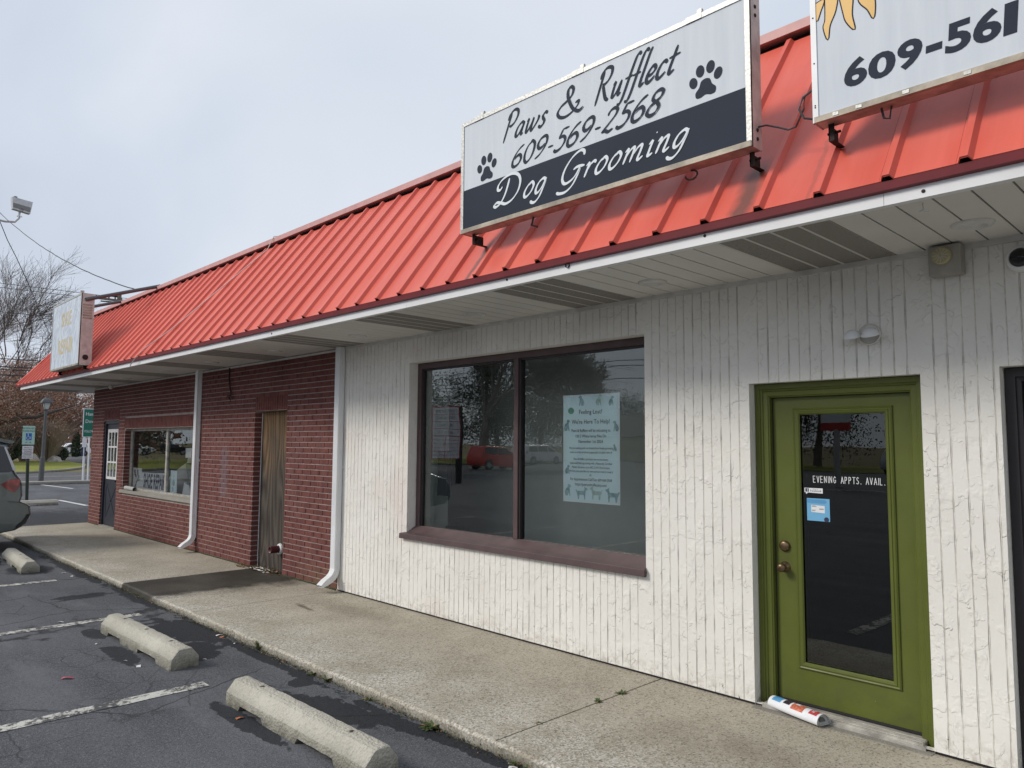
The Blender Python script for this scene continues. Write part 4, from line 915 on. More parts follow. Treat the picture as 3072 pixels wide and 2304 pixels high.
MB().box(-14.3, -13.33, -.01, .1, -.02, .025).build('door_step', 'sill_c', sdr)
sw_ = empty_part('window', B)
sf_ = MB(); wallbox(sf_, -12.95, -9.45, .79, 1.945, [(-12.88, -11.07, .83, 1.90), (-11.00, -9.52, .83, 1.90)], .105, .145); sf_.build('window_frame', 'alu', sw_)
for a, b in ((-12.88, -11.07), (-11.0, -9.52)): MB().quad((a, .13, .83), (b, .13, .83), (b, .13, 1.90), (a, .13, 1.90)).build('pane', 'glass_plain', sw_)
for a, b in ((-13.03, -11.52), (-11.51, -9.40)): MB().prism([(-.035, .735), (.104, .735), (.104, .80), (-.035, .79)], lambda y, z: (a, y, z), lambda y, z: (b, y, z)).build('window_sill', 'sill_c', sw_)
np_ = MB().tube([(-12.74, -.005, .835), (-12.25, .0, .825)], .038, 12, cap=False); tag(np_.build('rolled_newspaper', 'newsgrey'), 'rolled grey newspaper left on the sill of the shoe shop window', 'newspaper')
# shoe shop interior
ri = empty_part('shoe_shop_interior', B)
MB().box(-14.9, -9.0, 3.0, 3.05, 0, 2.8).box(-14.9, -9.0, .31, 3.0, -.02, 0).box(-9.0, -8.95, .31, 3.0, 0, 2.8).box(-14.9, -9.0, .31, 3.0, 2.78, 2.8).build('interior_shell', 'room', ri)
MB().box(-13.4, -13.05, .8, 2.4, .7, 1.9).box(-12.4, -11.6, 1.5, 2.2, 0, 1.25).box(-10.9, -10.1, .9, 1.6, 0, 1.35).box(-11.5, -11.2, 1.2, 1.7, 0, 1.75).build('workbench', 'room_dark', ri)
MB().box(-12.9, -9.5, .16, .5, .72, .79).build('inner_ledge', 'sill_c', ri)
bag = MB().lathe([(.02, .62), (.07, .60), (.08, .52), (.20, .42), (.36, .24), (.42, .08), (.40, 0)], (-11.75, .8, .8), (.1, 0, 1), 14); tag(bag.build('plastic_sack', 'white_pl', None, smooth=True), 'pale tied plastic sack standing behind the shoe repair banner', 'bag')
bn = thing('window_banner', 'white banner lettered SHOE REPAIR in dark blue inside the shoe shop window', 'banner', (-12, .15, .8))
MB().prism([(-12.86, .80), (-11.10, .80), (-11.10, 1.15), (-12.38, 1.13), (-12.38, 1.20), (-12.86, 1.21)], lambda x, z: (x, .152, z), lambda x, z: (x, .158, z)).build('banner_sheet', 'paper', bn)
fit_text('SHOE REPAIR', -12.26, -11.14, .85, 1.12, lambda x, z: (x, .1505, z), .03).build('lettering', 'navy_ink', bn)
bd = MB()
for q in range(2): 
    bd.tube([(-12.75+q*.16, .150, 1.17), (-12.72+q*.16, .150, 1.08), (-12.66+q*.15, .150, 1.04)], .02, 6)
bd.tube([(-12.80, .150, .86), (-12.72, .150, .84), (-12.60, .150, .98), (-12.50, .150, 1.06), (-12.55, .150, .96), (-12.45, .150, 1.0)], .008, 5); bd.build('boot_drawing', 'grey_mid', bn)
p2 = thing('window_card', 'tall narrow pale card with a blue drawing leaning in the shoe shop window', 'poster', (-10.8, .18, .8))
MB().box(-10.98, -10.68, .175, .182, .80, 1.21).build('card_sheet', 'poster', p2); pk = MB(); flat(ell(-10.83, .99, .06, .05), .1742, pk); flat(ell(-10.85, .89, .03, .05, 20), .1740, pk); flat(ell(-10.83, 1.09, .008, .06), .1738, pk); pk.build('blue_drawing', 'dogg', p2)
an = thing('notice_papers', 'white and orange notices stuck inside the right end of the shoe shop window', 'notice', (-10.0, .16, 1.45))
MB().box(-10.28, -10.02, .15, .153, 1.44, 1.60).build('notice_sheet', 'paper', an); MB().box(-10.0, -9.78, .15, .153, 1.42, 1.62).build('notice_sheet', 'leaf_or', an)
jn = MB().prism([(-10.5, .80), (-10.1, .80), (-10.2, .97), (-10.42, 1.02)], lambda x, z: (x, .20, z), lambda x, z: (x, .23, z)); tag(jn.build('striped_flyer', 'paper'), 'crumpled white flyer on the right of the shoe shop window ledge', 'paper')
mb = MB()
mb.tube([(-10.60, .3, .80), (-10.52, .3, .93), (-10.42, .3, .98)], .03, 6); mb.lathe([(.13, 0), (.17, .16), (.22, .34)], (-10.55, .45, .98), (.15, 0, 1), 4); tag(mb.build('tool_stand', 'grey_mid'), 'grey metal stand and tools inside the right half of the shoe shop window', 'tool')

# ================================================================== SIGNS
def bracket(parent, x, y, z, down=.06):
    """bent steel foot bolted to the roof"""
    mb = MB(); mb.box(x-.014, x+.014, y-.0, y+.005, z-down-.01, z+.01).box(x-.014, x+.014, y, y+.13, z-down-.015, z-down-.01).box(x-.014, x-.009, y, y+.11, z-down-.01, z-.0)
    mb.tube([(x-.03, y+.03, z-down*.5), (x+.035, y+.03, z-down*.5)], .007, 6); return mb.build('bracket', 'rust', parent)
def sign_box(parent, x0, x1, z0, z1, yf, dp, fw, side='cab_side', rim='galv', low='alu_dirty'):
    MB().box(x0+.004, x1-.004, yf+.01, yf+dp, z0+.004, z1-.004).build('cabinet', 'alu', parent)
    MB().box(x1-.006, x1, yf, yf+dp, z0, z1).build('cabinet_side', side, parent); MB().box(x0, x0+.006, yf, yf+dp, z0, z1).build('cabinet_side', side, parent)
    MB().box(x0, x0+fw, yf-.004, yf+.012, z0, z1).box(x1-fw, x1, yf-.004, yf+.012, z0, z1).box(x0+fw, x1-fw, yf-.004, yf+.012, z1-fw, z1).build('retaining_frame', rim, parent)
    MB().box(x0+fw*.3, x1-fw*.1, yf-.008, yf+.016, z0-.001, z0+fw).build('bottom_rail', low, parent)
S1 = thing('shop_sign', 'white and slate illuminated cabinet sign reading Paws & Rufflect Dog Grooming with two paw prints', 'sign', (-.6, -1.05, 3.3))
SX0, SX1, SZ0, SZ1, SY = -1.800, .604, 3.296, 4.166, -1.05
sign_box(S1, SX0, SX1, SZ0, SZ1, SY, .112, .030)
fy = SY+.002
MB().quad((SX0+.02, fy, SZ0+.02), (SX1-.02, fy, SZ0+.02), (SX1-.02, fy, SZ1-.02), (SX0+.02, fy, SZ1-.02)).build('sign_face', 'sign_white', S1)
BZ = 3.632
MB().quad((SX0+.02, fy-.0008, SZ0+.02), (SX1-.02, fy-.0008, SZ0+.02), (SX1-.02, fy-.0008, BZ), (SX0+.02, fy-.0008, BZ-.004)).build('dark_band', 'sign_navy', S1)
F = lambda x, z, l: (x, fy-.0014-l, z)
pen('Paws', F, -1.335, -.893, 3.890, .192, slant=.40).build('lettering', 'sign_navy', S1)
pen('&', F, -.80, -.572, 3.890, .188, slant=.12).build('lettering', 'sign_navy', S1)
pen('Rufflect', F, -.478, .168, 3.885, .196, slant=.40).build('lettering', 'sign_navy', S1)
pen('609-569-2568', F, -1.236, .048, 3.672, .138, slant=.30, nib=(.06, .19)).build('lettering', 'sign_navy', S1)
pen('Dog', F, -1.424, -.900, 3.425, .195, slant=.34, nib=(.05, .125)).build('lettering', 'sign_lt', S1)
pen('Grooming', F, -.812, .221, 3.425, .19, slant=.36, nib=(.05, .125)).build('lettering', 'sign_lt', S1)
def paw(cx, cz, s):
    mb = MB(); y = fy-.0014
    for i, (a, b, rx, rz, rot) in enumerate(((-.80, .05, .21, .32, 18), (-.34, .62, .22, .34, 8), (.34, .66, .22, .34, -6), (.82, .12, .21, .32, -18))): flat(ell(cx+a*s, cz+b*s, rx*s*1.28, rz*s*1.1, rot), y-.0001*i, mb)
    pad = [Vector(p) for p in ((0,.08),(-.28,-.02),(-.42,-.36),(-.66,-.62),(-.62,-.92),(-.34,-.98),(0,-.88),(.34,-.98),(.62,-.92),(.66,-.62),(.42,-.36),(.28,-.02),(0,.08))]
    flat([(cx+p.x*s, cz+p.y*s) for p in spline(pad, 4)[:-1]][::1], y-.0006, mb); return mb
paw(-1.511, 3.748, .098).build('paw_print', 'sign_navy', S1); paw(.328, 3.762, .098).build('paw_print', 'sign_navy', S1)
for x in (-1.60, -.62, .26): MB().box(x-.05, x+.05, SY-.006, SY+.02, SZ1-.03, SZ1+.006).box(x+.02, x+.05, SY, SY+.02, SZ1, SZ1+.03).build('clip', 'galv', S1)
for x, z in ((.603, 4.10), (.603, 4.05), (.603, 3.40), (.603, 3.35)): MB().lathe([(.012, 0), (.009, .006), (.001, .007)], (x, SY+.06, z), (1, 0, 0), 10).build('bolt', 'rust', S1)
bracket(S1, -1.73, SY+.07, SZ0); bracket(S1, .555, SY+.09, SZ0); MB().tube([(.18+.04*math.sin(t), SY+.08, SZ0-.03-.035*math.cos(t)*.8) for t in [q*.6-1.6 for q in range(9)]], .006, 5).tube([(-1.10, SY+.08, SZ0), (-1.13, SY+.09, SZ0-.05), (-1.08, SY+.1, SZ0-.07)], .008, 5).build('cable_loop', 'wire', S1)
# second sign
S2 = thing('shop_sign', 'white cabinet sign with yellow sun rays and bold 609-561, at the top right corner', 'sign', (2.1, -1.05, 3.3))
sign_box(S2, .935, 3.38, 3.312, 4.18, SY, .112, .028, rim='white_pvc')
MB().quad((.955, fy, 3.335), (3.36, fy, 3.335), (3.36, fy, 4.16), (.955, fy, 4.16)).build('sign_face', 'sign_white', S2)
for ch, a_, b_, c_, d_ in (('6', 1.088, 1.197, 3.438, 3.578), ('0', 1.201, 1.324, 3.434, 3.560), ('9', 1.330, 1.438, 3.434, 3.572), ('-', 1.453, 1.520, 3.478, 3.512), ('5', 1.533, 1.634, 3.440, 3.578), ('6', 1.641, 1.748, 3.438, 3.582), ('1', 1.756, 1.806, 3.438, 3.578), ('-', 1.832, 1.90, 3.478, 3.512), ):
    fit_text(ch, a_, b_, c_, d_, lambda x, z: (x+(z-3.44)*.08, fy-.0014, z), .035).build('lettering', 'sign_navy', S2)
sc_ = (1.125, 4.06)
rays = [[(.962, 3.93), (.966, 3.84), (.985, 3.88), (1.005, 3.935)], [(1.012, 3.935), (1.010, 3.83), (1.000, 3.79), (1.019, 3.722), (1.030, 3.79), (1.060, 3.855), (1.068, 3.93)],
        [(1.080, 3.93), (1.098, 3.83), (1.112, 3.775), (1.149, 3.722), (1.138, 3.80), (1.144, 3.88), (1.140, 3.93)], [(1.165, 3.93), (1.176, 3.85), (1.213, 3.795), (1.237, 3.742), (1.246, 3.80), (1.240, 3.87), (1.215, 3.94)]]
ol, yl = MB(), MB()
for i, r_ in enumerate(rays):
    P = [Vector(p) for p in spline(r_+[r_[0]], 4)[:-1]]; c = sum(P, Vector((0, 0)))/len(P); P = P[::1]
    area = sum(a.x*b.y-b.x*a.y for a, b in zip(P, P[1:]+P[:1])); P = P if area > 0 else P[::-1]
    Q = []
    for j, p in enumerate(P):
        d = (P[(j+1) % len(P)]-P[j-1]).normalized(); Q.append(p+Vector((d.y, -d.x))*.006)
    flat([tuple(q) for q in Q], fy-.0012, ol); flat([tuple(q) for q in P], fy-.0020, yl)
flat(ell(*sc_, .152, .152, n=32), fy-.0026, ol); flat(ell(*sc_, .145, .145, n=32), fy-.0032, yl)
ol.build('ray_outline', 'sign_navy', S2); yl.build('sun_rays', 'gold', S2)
bracket(S2, .995, SY+.07, 3.312, .07); MB().tube([(1.24, SY+.06, 3.312), (1.25, SY+.06, 3.26), (1.275, SY+.06, 3.25), (1.285, SY+.06, 3.31)], .006, 5).build('cable_loop', 'wire', S2)
MB().tube([(.98, -.94, 3.9), (.70, -.2, 4.42), (.62, .12, 4.56)], .018, 6).build('stay_bar', 'rust', S2)
for x in (1.05, 1.16, 1.37, 1.62, 1.85): MB().box(x-.014, x+.014, SY-.0105, SY-.008, 3.318, 3.334).build('clip', 'galv', S2)
for z in (3.33, 3.39, 3.40, 3.62, 3.86): MB().lathe([(.004, 0), (.003, .003), (.001, .003)], (.949, SY-.004, z), (0, -1, 0), 8).build('screw', 'rust', S2)
# cable sagging between the two signs
cb_ = MB().tube([(.60, -.98, 3.42), (.64, -.96, 3.425), (.70, -.94, 3.40), (.75, -.93, 3.375), (.80, -.95, 3.37), (.84, -1.0, 3.38), (.875, -1.02, 3.42), (.88, -1.02, 3.48)], .0052, 5)
cb_.tube([(.93, -1.03, 3.50), (.88, -1.04, 3.47), (.865, -1.05, 3.41), (.89, -1.05, 3.355), (.95, -1.03, 3.335)], .006, 5); tag(cb_.build('sign_cable', 'wire'), 'thin grey cable looping over the red roof between the two big signs', 'cable')
# third sign: weathered shoe repair sign
S3 = thing('shop_sign', 'old box sign with faded yellow SHOE REPAIR letters at the roof\'s left end', 'sign', (-12.4, -1.22, 2.98))
TX0, TX1, TZ0, TZ1, TY = -13.36, -11.50, 2.985, 4.213, -1.22
sign_box(S3, TX0, TX1, TZ0, TZ1, TY, .20, .030, side='cab_side' if 'cab_side' in M else 'alu_dirty')
MB().quad((TX0+.02, TY+.002, TZ0+.02), (TX1-.02, TY+.002, TZ0+.02), (TX1-.02, TY+.002, TZ1-.02), (TX0+.02, TY+.002, TZ1-.02)).build('sign_face', 'old_face', S3)
fit_text('SHOE', -12.72, -12.10, 3.74, 4.0, lambda x, z: (x, TY+.0005, z), .03).build('lettering', 'ochre', S3)
fit_text('REPAIR', -12.87, -11.90, 3.25, 3.52, lambda x, z: (x, TY+.0005, z), .03).build('lettering', 'ochre', S3)
lv = MB()
for i in range(6): lv.box(TX1-.001, TX1+.008, TY+.03, TY+.17, 3.78+i*.045, 3.805+i*.045)
lv.build('louvre', 'alu_dirty', S3); MB().lathe([(.045, 0), (.045, .008), (.02, .012), (.001, .012)], (TX1, TY+.10, 3.12), (1, 0, 0), 14).build('bolt', 'rust', S3)
MB().box(TX1-.12, TX1-.06, TY, TY+.05, TZ1, TZ1+.05).box(TX0+.25, TX0+.31, TY, TY+.05, TZ1, TZ1+.04).build('clip', 'galv', S3)
bracket(S3, TX0+.18, TY+.1, TZ0, .05); bracket(S3, TX1-.08, TY+.1, TZ0, .05)
MB().tube([(TX1+.02, TY+.06, 4.10), (-11.70, .10, 4.56)], .032, 8).build('support_pole', 'lamp_grey', S3); MB().tube([(TX0-.02, TY+.06, 4.10), (-13.75, .10, 4.56)], .030, 8).build('support_pole', 'lamp_grey', S3)
# white cable lying across the roof
wc = [(-9.35, -1.10, 2.84), (-9.16, -1.12, 2.87)]
def rp(x, y, n=.045): z = 2.928+(y+1.07)*1.324; return (x, y+NR.y*n, z+NR.z*n)
tag(MB().tube([(-9.35, -1.06, 2.82), (-9.22, -1.09, 2.84), (-9.05, -1.10, 2.90)]+[rp(-8.80, -1.0), rp(-8.567, -.92), rp(-8.27, -.79), rp(-8.0, -.60), rp(-7.713, -.40), rp(-7.4, -.18), rp(-7.13, -.005), (-7.10, .03, 4.56), (-6.95, .2, 4.57)], .0065, 5).build('roof_cable', 'wire_w'), 'thin pale cable lying slantwise across the red roof', 'cable')

# ================================================================== FIXTURES ON THE WALL
al = thing('alarm_box', 'beige alarm box with round yellowed siren under the soffit, right of the green door', 'alarm', (1.24, 0, 2.66))
MB().box(1.160, 1.322, -.105, -.012, 2.652, 2.818).build('box_body', 'beige_box', al, bevel=.006); MB().box(1.165, 1.318, -.012, 0.004, 2.657, 2.812).build('back_plate', 'grey_mid', al)
ln = MB().lathe([(.049, 0), (.049, .022), (.044, .030), (.001, .032)], (1.232, -.105, 2.755), (0, -1, 0), 24).build('siren_lens', 'lens', al)
rb_ = MB()
for i in range(12):
    a = i*math.pi/6; rb_.tube([(1.232+.008*math.cos(a), -.1375, 2.755+.008*math.sin(a)), (1.232+.042*math.cos(a), -.1375, 2.755+.042*math.sin(a))], .0012, 4)
rb_.build('siren_grille', 'white_pl', ln)
tl = thing('twin_wall_lamp', 'white twin-head wall lamp on a round plate above the green door', 'lamp', (.78, 0, 2.36))
MB().lathe([(.064, 0), (.066, .018), (.060, .024), (.052, .016), (.001, .014)], (.800, 0, 2.370), (0, -1, 0), 28).build('mounting_plate', 'white_pl', tl)
for x, y in ((.726, -.085), (.833, -.095)):
    hd = MB().lathe([(.001, .045), (.022, .042), (.040, .028), (.050, .006), (.052, 0), (.047, .001), (.040, .02), (.001, .03)], (x, y, 2.352), (0, -.35, .93), 20).build('lamp_head', 'white_pvc', tl, smooth=True)
    MB().lathe([(.001, -.004), (.035, -.002), (.044, .006)], (x, y, 2.352), (0, -.35, .93), 16).build('bulb_lens', 'grey_mid', hd, smooth=True)
MB().tube([(.800, -.012, 2.37), (.76, -.05, 2.37), (.70, -.08, 2.375)], .010, 6).tube([(.800, -.012, 2.37), (.80, -.08, 2.375)], .010, 6).build('lamp_arm', 'white_pl', tl)
cm = thing('security_camera', 'white dome security camera with a black eye, high on the stucco at the right edge', 'camera', (1.585, 0, 2.70))
MB().lathe([(.072, 0), (.072, .020), (.066, .045), (.052, .060), (.050, .058)], (1.585, 0, 2.695), (0, -1, 0), 28).build('housing', 'white_pvc', cm, smooth=True)
MB().lathe([(.052, .050), (.046, .074), (.030, .090), (.001, .096)], (1.585, 0, 2.693), (0, -1, 0), 24).build('dome_lens', 'black_gl', cm, smooth=True)
eb = MB().lathe([(.001, -.09), (.025, -.085), (.045, -.05), (.038, -.01), (.02, 0)], (-13.62, -.10, 2.827), (0, 0, 1), 16); tag(eb.build('soffit_lamp', 'white_pl', None, smooth=True), 'small white globe lamp under the soffit above the dark shoe shop door', 'lamp')
hk = MB().tube([(1.385, -.93, SOF), (1.387, -.93, SOF-.03), (1.37, -.935, SOF-.04), (1.41, -.94, SOF-.045)], .003, 5); tag(hk.build('ceiling_hook', 'white_pl'), 'tiny white hook hanging under the eave below the sun sign', 'hook')

# newspaper in front of the green door
npr = thing('newspaper', 'rolled colour newspaper in clear plastic lying at the green door threshold', 'newspaper', (.32, .02, .0))
Pa, Pb = Vector((.105, .055, 0)), Vector((.475, -.055, 0)); ax = (Pb-Pa).normalized(); sd_ = Vector((-ax.y, ax.x, 0)); L_ = (Pb-Pa).length
outl = [Vector(p) for p in ((-.062,.002),(-.058,.022),(-.030,.052),(.006,.066),(.040,.058),(.058,.032),(.054,.010),(.030,.002),(-.02,.001))]
prof = spline(outl+[outl[0]], 5)[:-1]; n_ = len(prof)
def npv(p, t, k=1.0): q = Pa+ax*(t*L_)-sd_*(p.x*k); return (q.x, q.y, max(.001, (p.y-.03)*k+.03+.012))
mb = MB(); vs = [npv(p, t, 1+.06*math.sin(t*3)) for t in (0, .25, .5, .75, 1) for p in prof]
mb.add(vs, [(i*n_+j, i*n_+(j+1) % n_, (i+1)*n_+(j+1) % n_, (i+1)*n_+j) for i in range(4) for j in range(n_)]); nw = mb.build('paper_roll', 'paper', npr, smooth=True)
mb = MB(); pin = []
for s_ in (1.0, .86, .72, .58, .45): pin.append([npv(p, .985 if s_ == 1 else .96, s_) for p in prof])
mb.add([v for r_ in pin for v in r_], [(i*n_+j, (i+1)*n_+j, (i+1)*n_+(j+1) % n_, i*n_+(j+1) % n_) for i in (0, 1, 2, 3) for j in range(n_)]); mb.build('paper_layers', 'newsgrey', npr)
mb = MB(); mb.add([npv(p, .97, .44) for p in prof], [tuple(range(n_))]); mb.build('roll_hollow', 'spiral', npr)
def npatch(name, m, t0, t1, a0, a1, lift=.0012, nseg=8):
    mb = MB(); vs = []
    for t in (t0, (t0+t1)/2, t1):
        for k in range(nseg+1):
            a = (a0+(a1-a0)*k/nseg)*n_; i = int(a) % n_; f = a-int(a); p = prof[i].lerp(prof[(i+1) % n_], f); c = Vector((0, .03)); d = (p-c).normalized(); vs.append(npv(p+d*lift, t, 1+.06*math.sin(t*3)))
    m_ = nseg+1; mb.add(vs, [(i*m_+j, i*m_+j+1, (i+1)*m_+j+1, (i+1)*m_+j) for i in (0, 1) for j in range(nseg)]); return mb.build(name, m, nw)
npatch('blue_print', 'blue_ink', .06, .24, .17, .47); npatch('black_headline', 'black_ink', .29, .42, .19, .45); npatch('picture_print', 'lobster', .46, .70, .25, .50); npatch('red_print', 'red_ink', .80, .955, .17, .46)
npatch('picture_print', 'paper', .50, .58, .30, .37, .0018)
def npl(x, z):
    t = .82+(z/.05)*.10; a = (.30+x*2.2); a_ = a*n_; i = int(a_) % n_; p = prof[i].lerp(prof[(i+1) % n_], a_-int(a_)); c = Vector((0, .03)); return npv(p+(p-c).normalized()*.002, t+.02, 1+.06*math.sin(t*3))
text_mb('Front Page', .05, npl, squeeze=.8).build('lettering', 'paper', nw) if False else text_mb('Page', .05, npl, squeeze=1.1).build('lettering', 'paper', nw)

# ================================================================== WHEEL STOPS
def stop_mesh(L=1.67, wd=.225, h=.155):
    n = 24; prof = lambda zb: [(-wd/2, zb), (-wd/2+.004, h*.52), (-wd*.22, h*.97), (-wd*.10, h), (wd*.10, h), (wd*.22, h*.97), (wd/2-.004, h*.52), (wd/2, zb)]
    mb = MB(); xs_ = [0, .012]
    notch = [(.17, .34), (.16+.52, .34+.0)]
    cuts = [0, .012, .20, .22, .52, .54, .95, .97, 1.36, 1.38, L-.012, L]
    seq = []
    for i, x in enumerate(cuts):
        zb = 0.0
        if .21 <= x <= .53 or .96 <= x <= 1.37: zb = .036
        e = .012 if i in (0, len(cuts)-1) else 0
        seq.append((x, zb, e))
    fine = []
    for (x0, z0, e0), (x1, z1, e1) in zip(seq, seq[1:]):
        k = max(1, int((x1-x0)/.05))
        for j in range(k): t = j/k; fine.append((x0+(x1-x0)*t, z0+(z1-z0)*t, e0+(e1-e0)*t))
    fine.append(seq[-1]); m = 8; vs = []
    for x, zb, e in fine:
        for y, z in prof(zb):
            jx = random.uniform(-.0025, .0025); vs.append((x, y*(1-e*3)+jx, (z*(1-e*3) if z > .03 else z)+random.uniform(-.002, .002)*(z > .03)))
    k = len(fine); fs = [(i*m+j+1, i*m+j, (i+1)*m+j, (i+1)*m+j+1) for i in range(k-1) for j in range(m-1)] + [(i*m, i*m+m-1, (i+1)*m+m-1, (i+1)*m) for i in range(k-1)] + [tuple(range(m)), tuple((k-1)*m+j for j in range(m-1, -1, -1))]
    mb.add(vs, fs); return mb
def wheel_stop(x, y, rot, label, L=1.67, gr='concrete wheel stops in front of the shops', m='stop'):
    t = thing('wheel_stop', label, 'wheel stop', (x, y, ZL), gr); t.rotation_euler[2] = rot
    o = bpy.data.objects.new('concrete_block', stop_mesh(L).mesh('concrete_block', m)); col.objects.link(o); o.parent = t
    for px in (.30, L/2, L-.30):
        h = MB().lathe([(.022, .0022), (.016, .0022), (.015, .0)], (0, 0, 0), (0, 0, 1), 14).mesh('pin_hole', 'kerb'); q = bpy.data.objects.new('pin_hole', h); col.objects.link(q); q.parent = t; q.location = (px, .005, .1545)
        d = MB().lathe([(.001, .0012), (.015, .0012)], (0, 0, 0), (0, 0, 1), 12).mesh('pin_hole_dark', 'rust'); r_ = bpy.data.objects.new('steel_pin', d); col.objects.link(r_); r_.parent = q
    return t
wheel_stop(-2.60, -2.30, R(.6), 'nearest concrete wheel stop, cut off by the bottom edge of the photo')
wheel_stop(-5.25, -2.345, R(1.2), 'middle concrete wheel stop, whole in view, second from the camera')
wheel_stop(-10.98, -2.12, R(-2.5), 'third concrete wheel stop, beside the tail of the grey-blue car')
wheel_stop(-21.6, -.95, R(84), 'far pale wheel stop beyond the end of the building by the handicap sign post', 1.85, m='stop')

# ================================================================== WEEDS AND LITTER
def weed(x, y, z, s, n, label, kind=0):
    mb = MB()
    for k in range(n):
        a = random.random()*6.28; l = s*random.uniform(.5, 1); w_ = l*(.16 if kind == 0 else .035); el = random.uniform(.15, .8) if kind == 0 else random.uniform(.6, 1.4)
        d = Vector((math.cos(a)*math.cos(el), math.sin(a)*math.cos(el), math.sin(el))); sdv = Vector((-math.sin(a), math.cos(a), 0))*w_
        p0 = Vector((x, y, z)); p1 = p0+d*l*.5; p2 = p0+d*l-Vector((0, 0, l*.18)); mb.cur = 1 if random.random() < .25 else 0
        mb.add([p0-sdv*.3, p0+sdv*.3, p1+sdv, p1-sdv, p2], [(0, 1, 2, 3), (3, 2, 4)])
    tag(mb.build('weed', ['weed', 'leaf_dry']), label, 'weed', 'weeds in the pavement cracks')
weed(-3.67, -1.66, ZL, .13, 46, 'grassy tuft with dead leaves at the kerb opposite the left end of the big window', 1)
weed(-2.75, -1.66, ZL, .07, 26, 'small brown and green clump in the gutter behind the nearest wheel stop')
weed(-2.55, -1.66, ZL, .10, 26, 'curled dry weed in the gutter just right of a brown clump')
weed(-2.0, -1.66, ZL, .06, 22, 'tiny yellowish tuft at the kerb over the middle of the nearest wheel stop')
weed(-1.28, -1.67, ZL, .10, 46, 'leafy green rosette growing at the foot of the kerb, right of the nearest wheel stop')
weed(-.745, -.45, -.004, .055, 40, 'bright green weed in the sidewalk joint nearest the stucco wall'); weed(-.748, -.70, -.004, .05, 26, 'small weed in the sidewalk joint, midway to the kerb'); weed(-.752, -1.26, -.004, .04, 16, 'grey-green scrap of weed in the sidewalk joint near the kerb')
weed(-.44, -1.665, ZL, .07, 40, 'mossy weed clump at the kerb near the bottom edge of the photo'); weed(-.55, -1.665, ZL, .05, 22, 'low weed at the kerb just left of the mossy clump')
for x in (-7.62, -7.5): weed(x, -.02, 0, .04, 14, 'small moss tuft at the brick corner left of the boarded doorway' if x < -7.55 else 'tiny green tuft right at the brick corner of the boarded doorway')
def scrap(name, m, x, y, s, label, cat='litter', z=ZL+.003, asp=.5):
    mb = MB(); a = random.random()*3; c, q = math.cos(a), math.sin(a); h = .35*s; P = []
    for u, v, k in ((-1, -asp, 0), (0, -asp*1.2, 1), (1, -asp*.6, .2), (.9, asp, .0), (0, asp*.8, .7), (-1, asp, .3)): P.append((x+(u*c-v*q)*s, y+(u*q+v*c)*s, z+k*h))
    mb.add(P, [(0, 1, 4, 5), (1, 2, 3, 4)]); tag(mb.build(name, m), label, cat)
scrap('candy_wrapper', 'wrap', -3.91, -3.04, .045, 'pink and red candy wrapper on the asphalt left of the near stall line', asp=.35)
scrap('paper_scrap', 'litter', -3.875, -2.56, .032, 'twisted white paper scrap beside the middle wheel stop')
scrap('paper_scrap', 'litter', -4.38, -1.70, .03, 'flat pale scrap in the gutter behind the middle wheel stop'); scrap('paper_scrap', 'litter', -8.65, -1.86, .03, 'white scrap near the end of the far stall line, right of its twin')
scrap('paper_scrap', 'litter', -8.99, -1.87, .03, 'white scrap near the far stall line, left of its twin'); scrap('paper_scrap', 'litter', -4.11, -2.58, .014, 'white pebble-sized scrap at the near foot of the middle wheel stop')
scrap('paper_scrap', 'litter', -4.82, -2.6, .016, 'small white scrap in front of the middle of the middle wheel stop'); scrap('paper_scrap', 'litter', -3.715, -2.10, .016, 'white crumb right beyond the near end of the middle wheel stop')
scrap('paper_scrap', 'litter', -5.92, -2.62, .028, 'pale chip on the second stall line, the nearer to the wheel stop of two'); scrap('paper_scrap', 'litter', -.53, -1.70, .026, 'white shell-like scrap on the asphalt at the bottom edge of the photo')
scrap('paper_scrap', 'litter', -4.02, -1.715, .014, 'white crumb in the gutter near the grassy tuft')
scrap('dry_leaf', 'leaf_or', -2.26, -2.46, .026, 'orange leaf on the asphalt in front of the nearest wheel stop', 'leaf'); scrap('dry_leaf', 'leaf_or', -4.30, -1.70, .03, 'orange-brown leaf at the kerb behind the middle wheel stop', 'leaf')

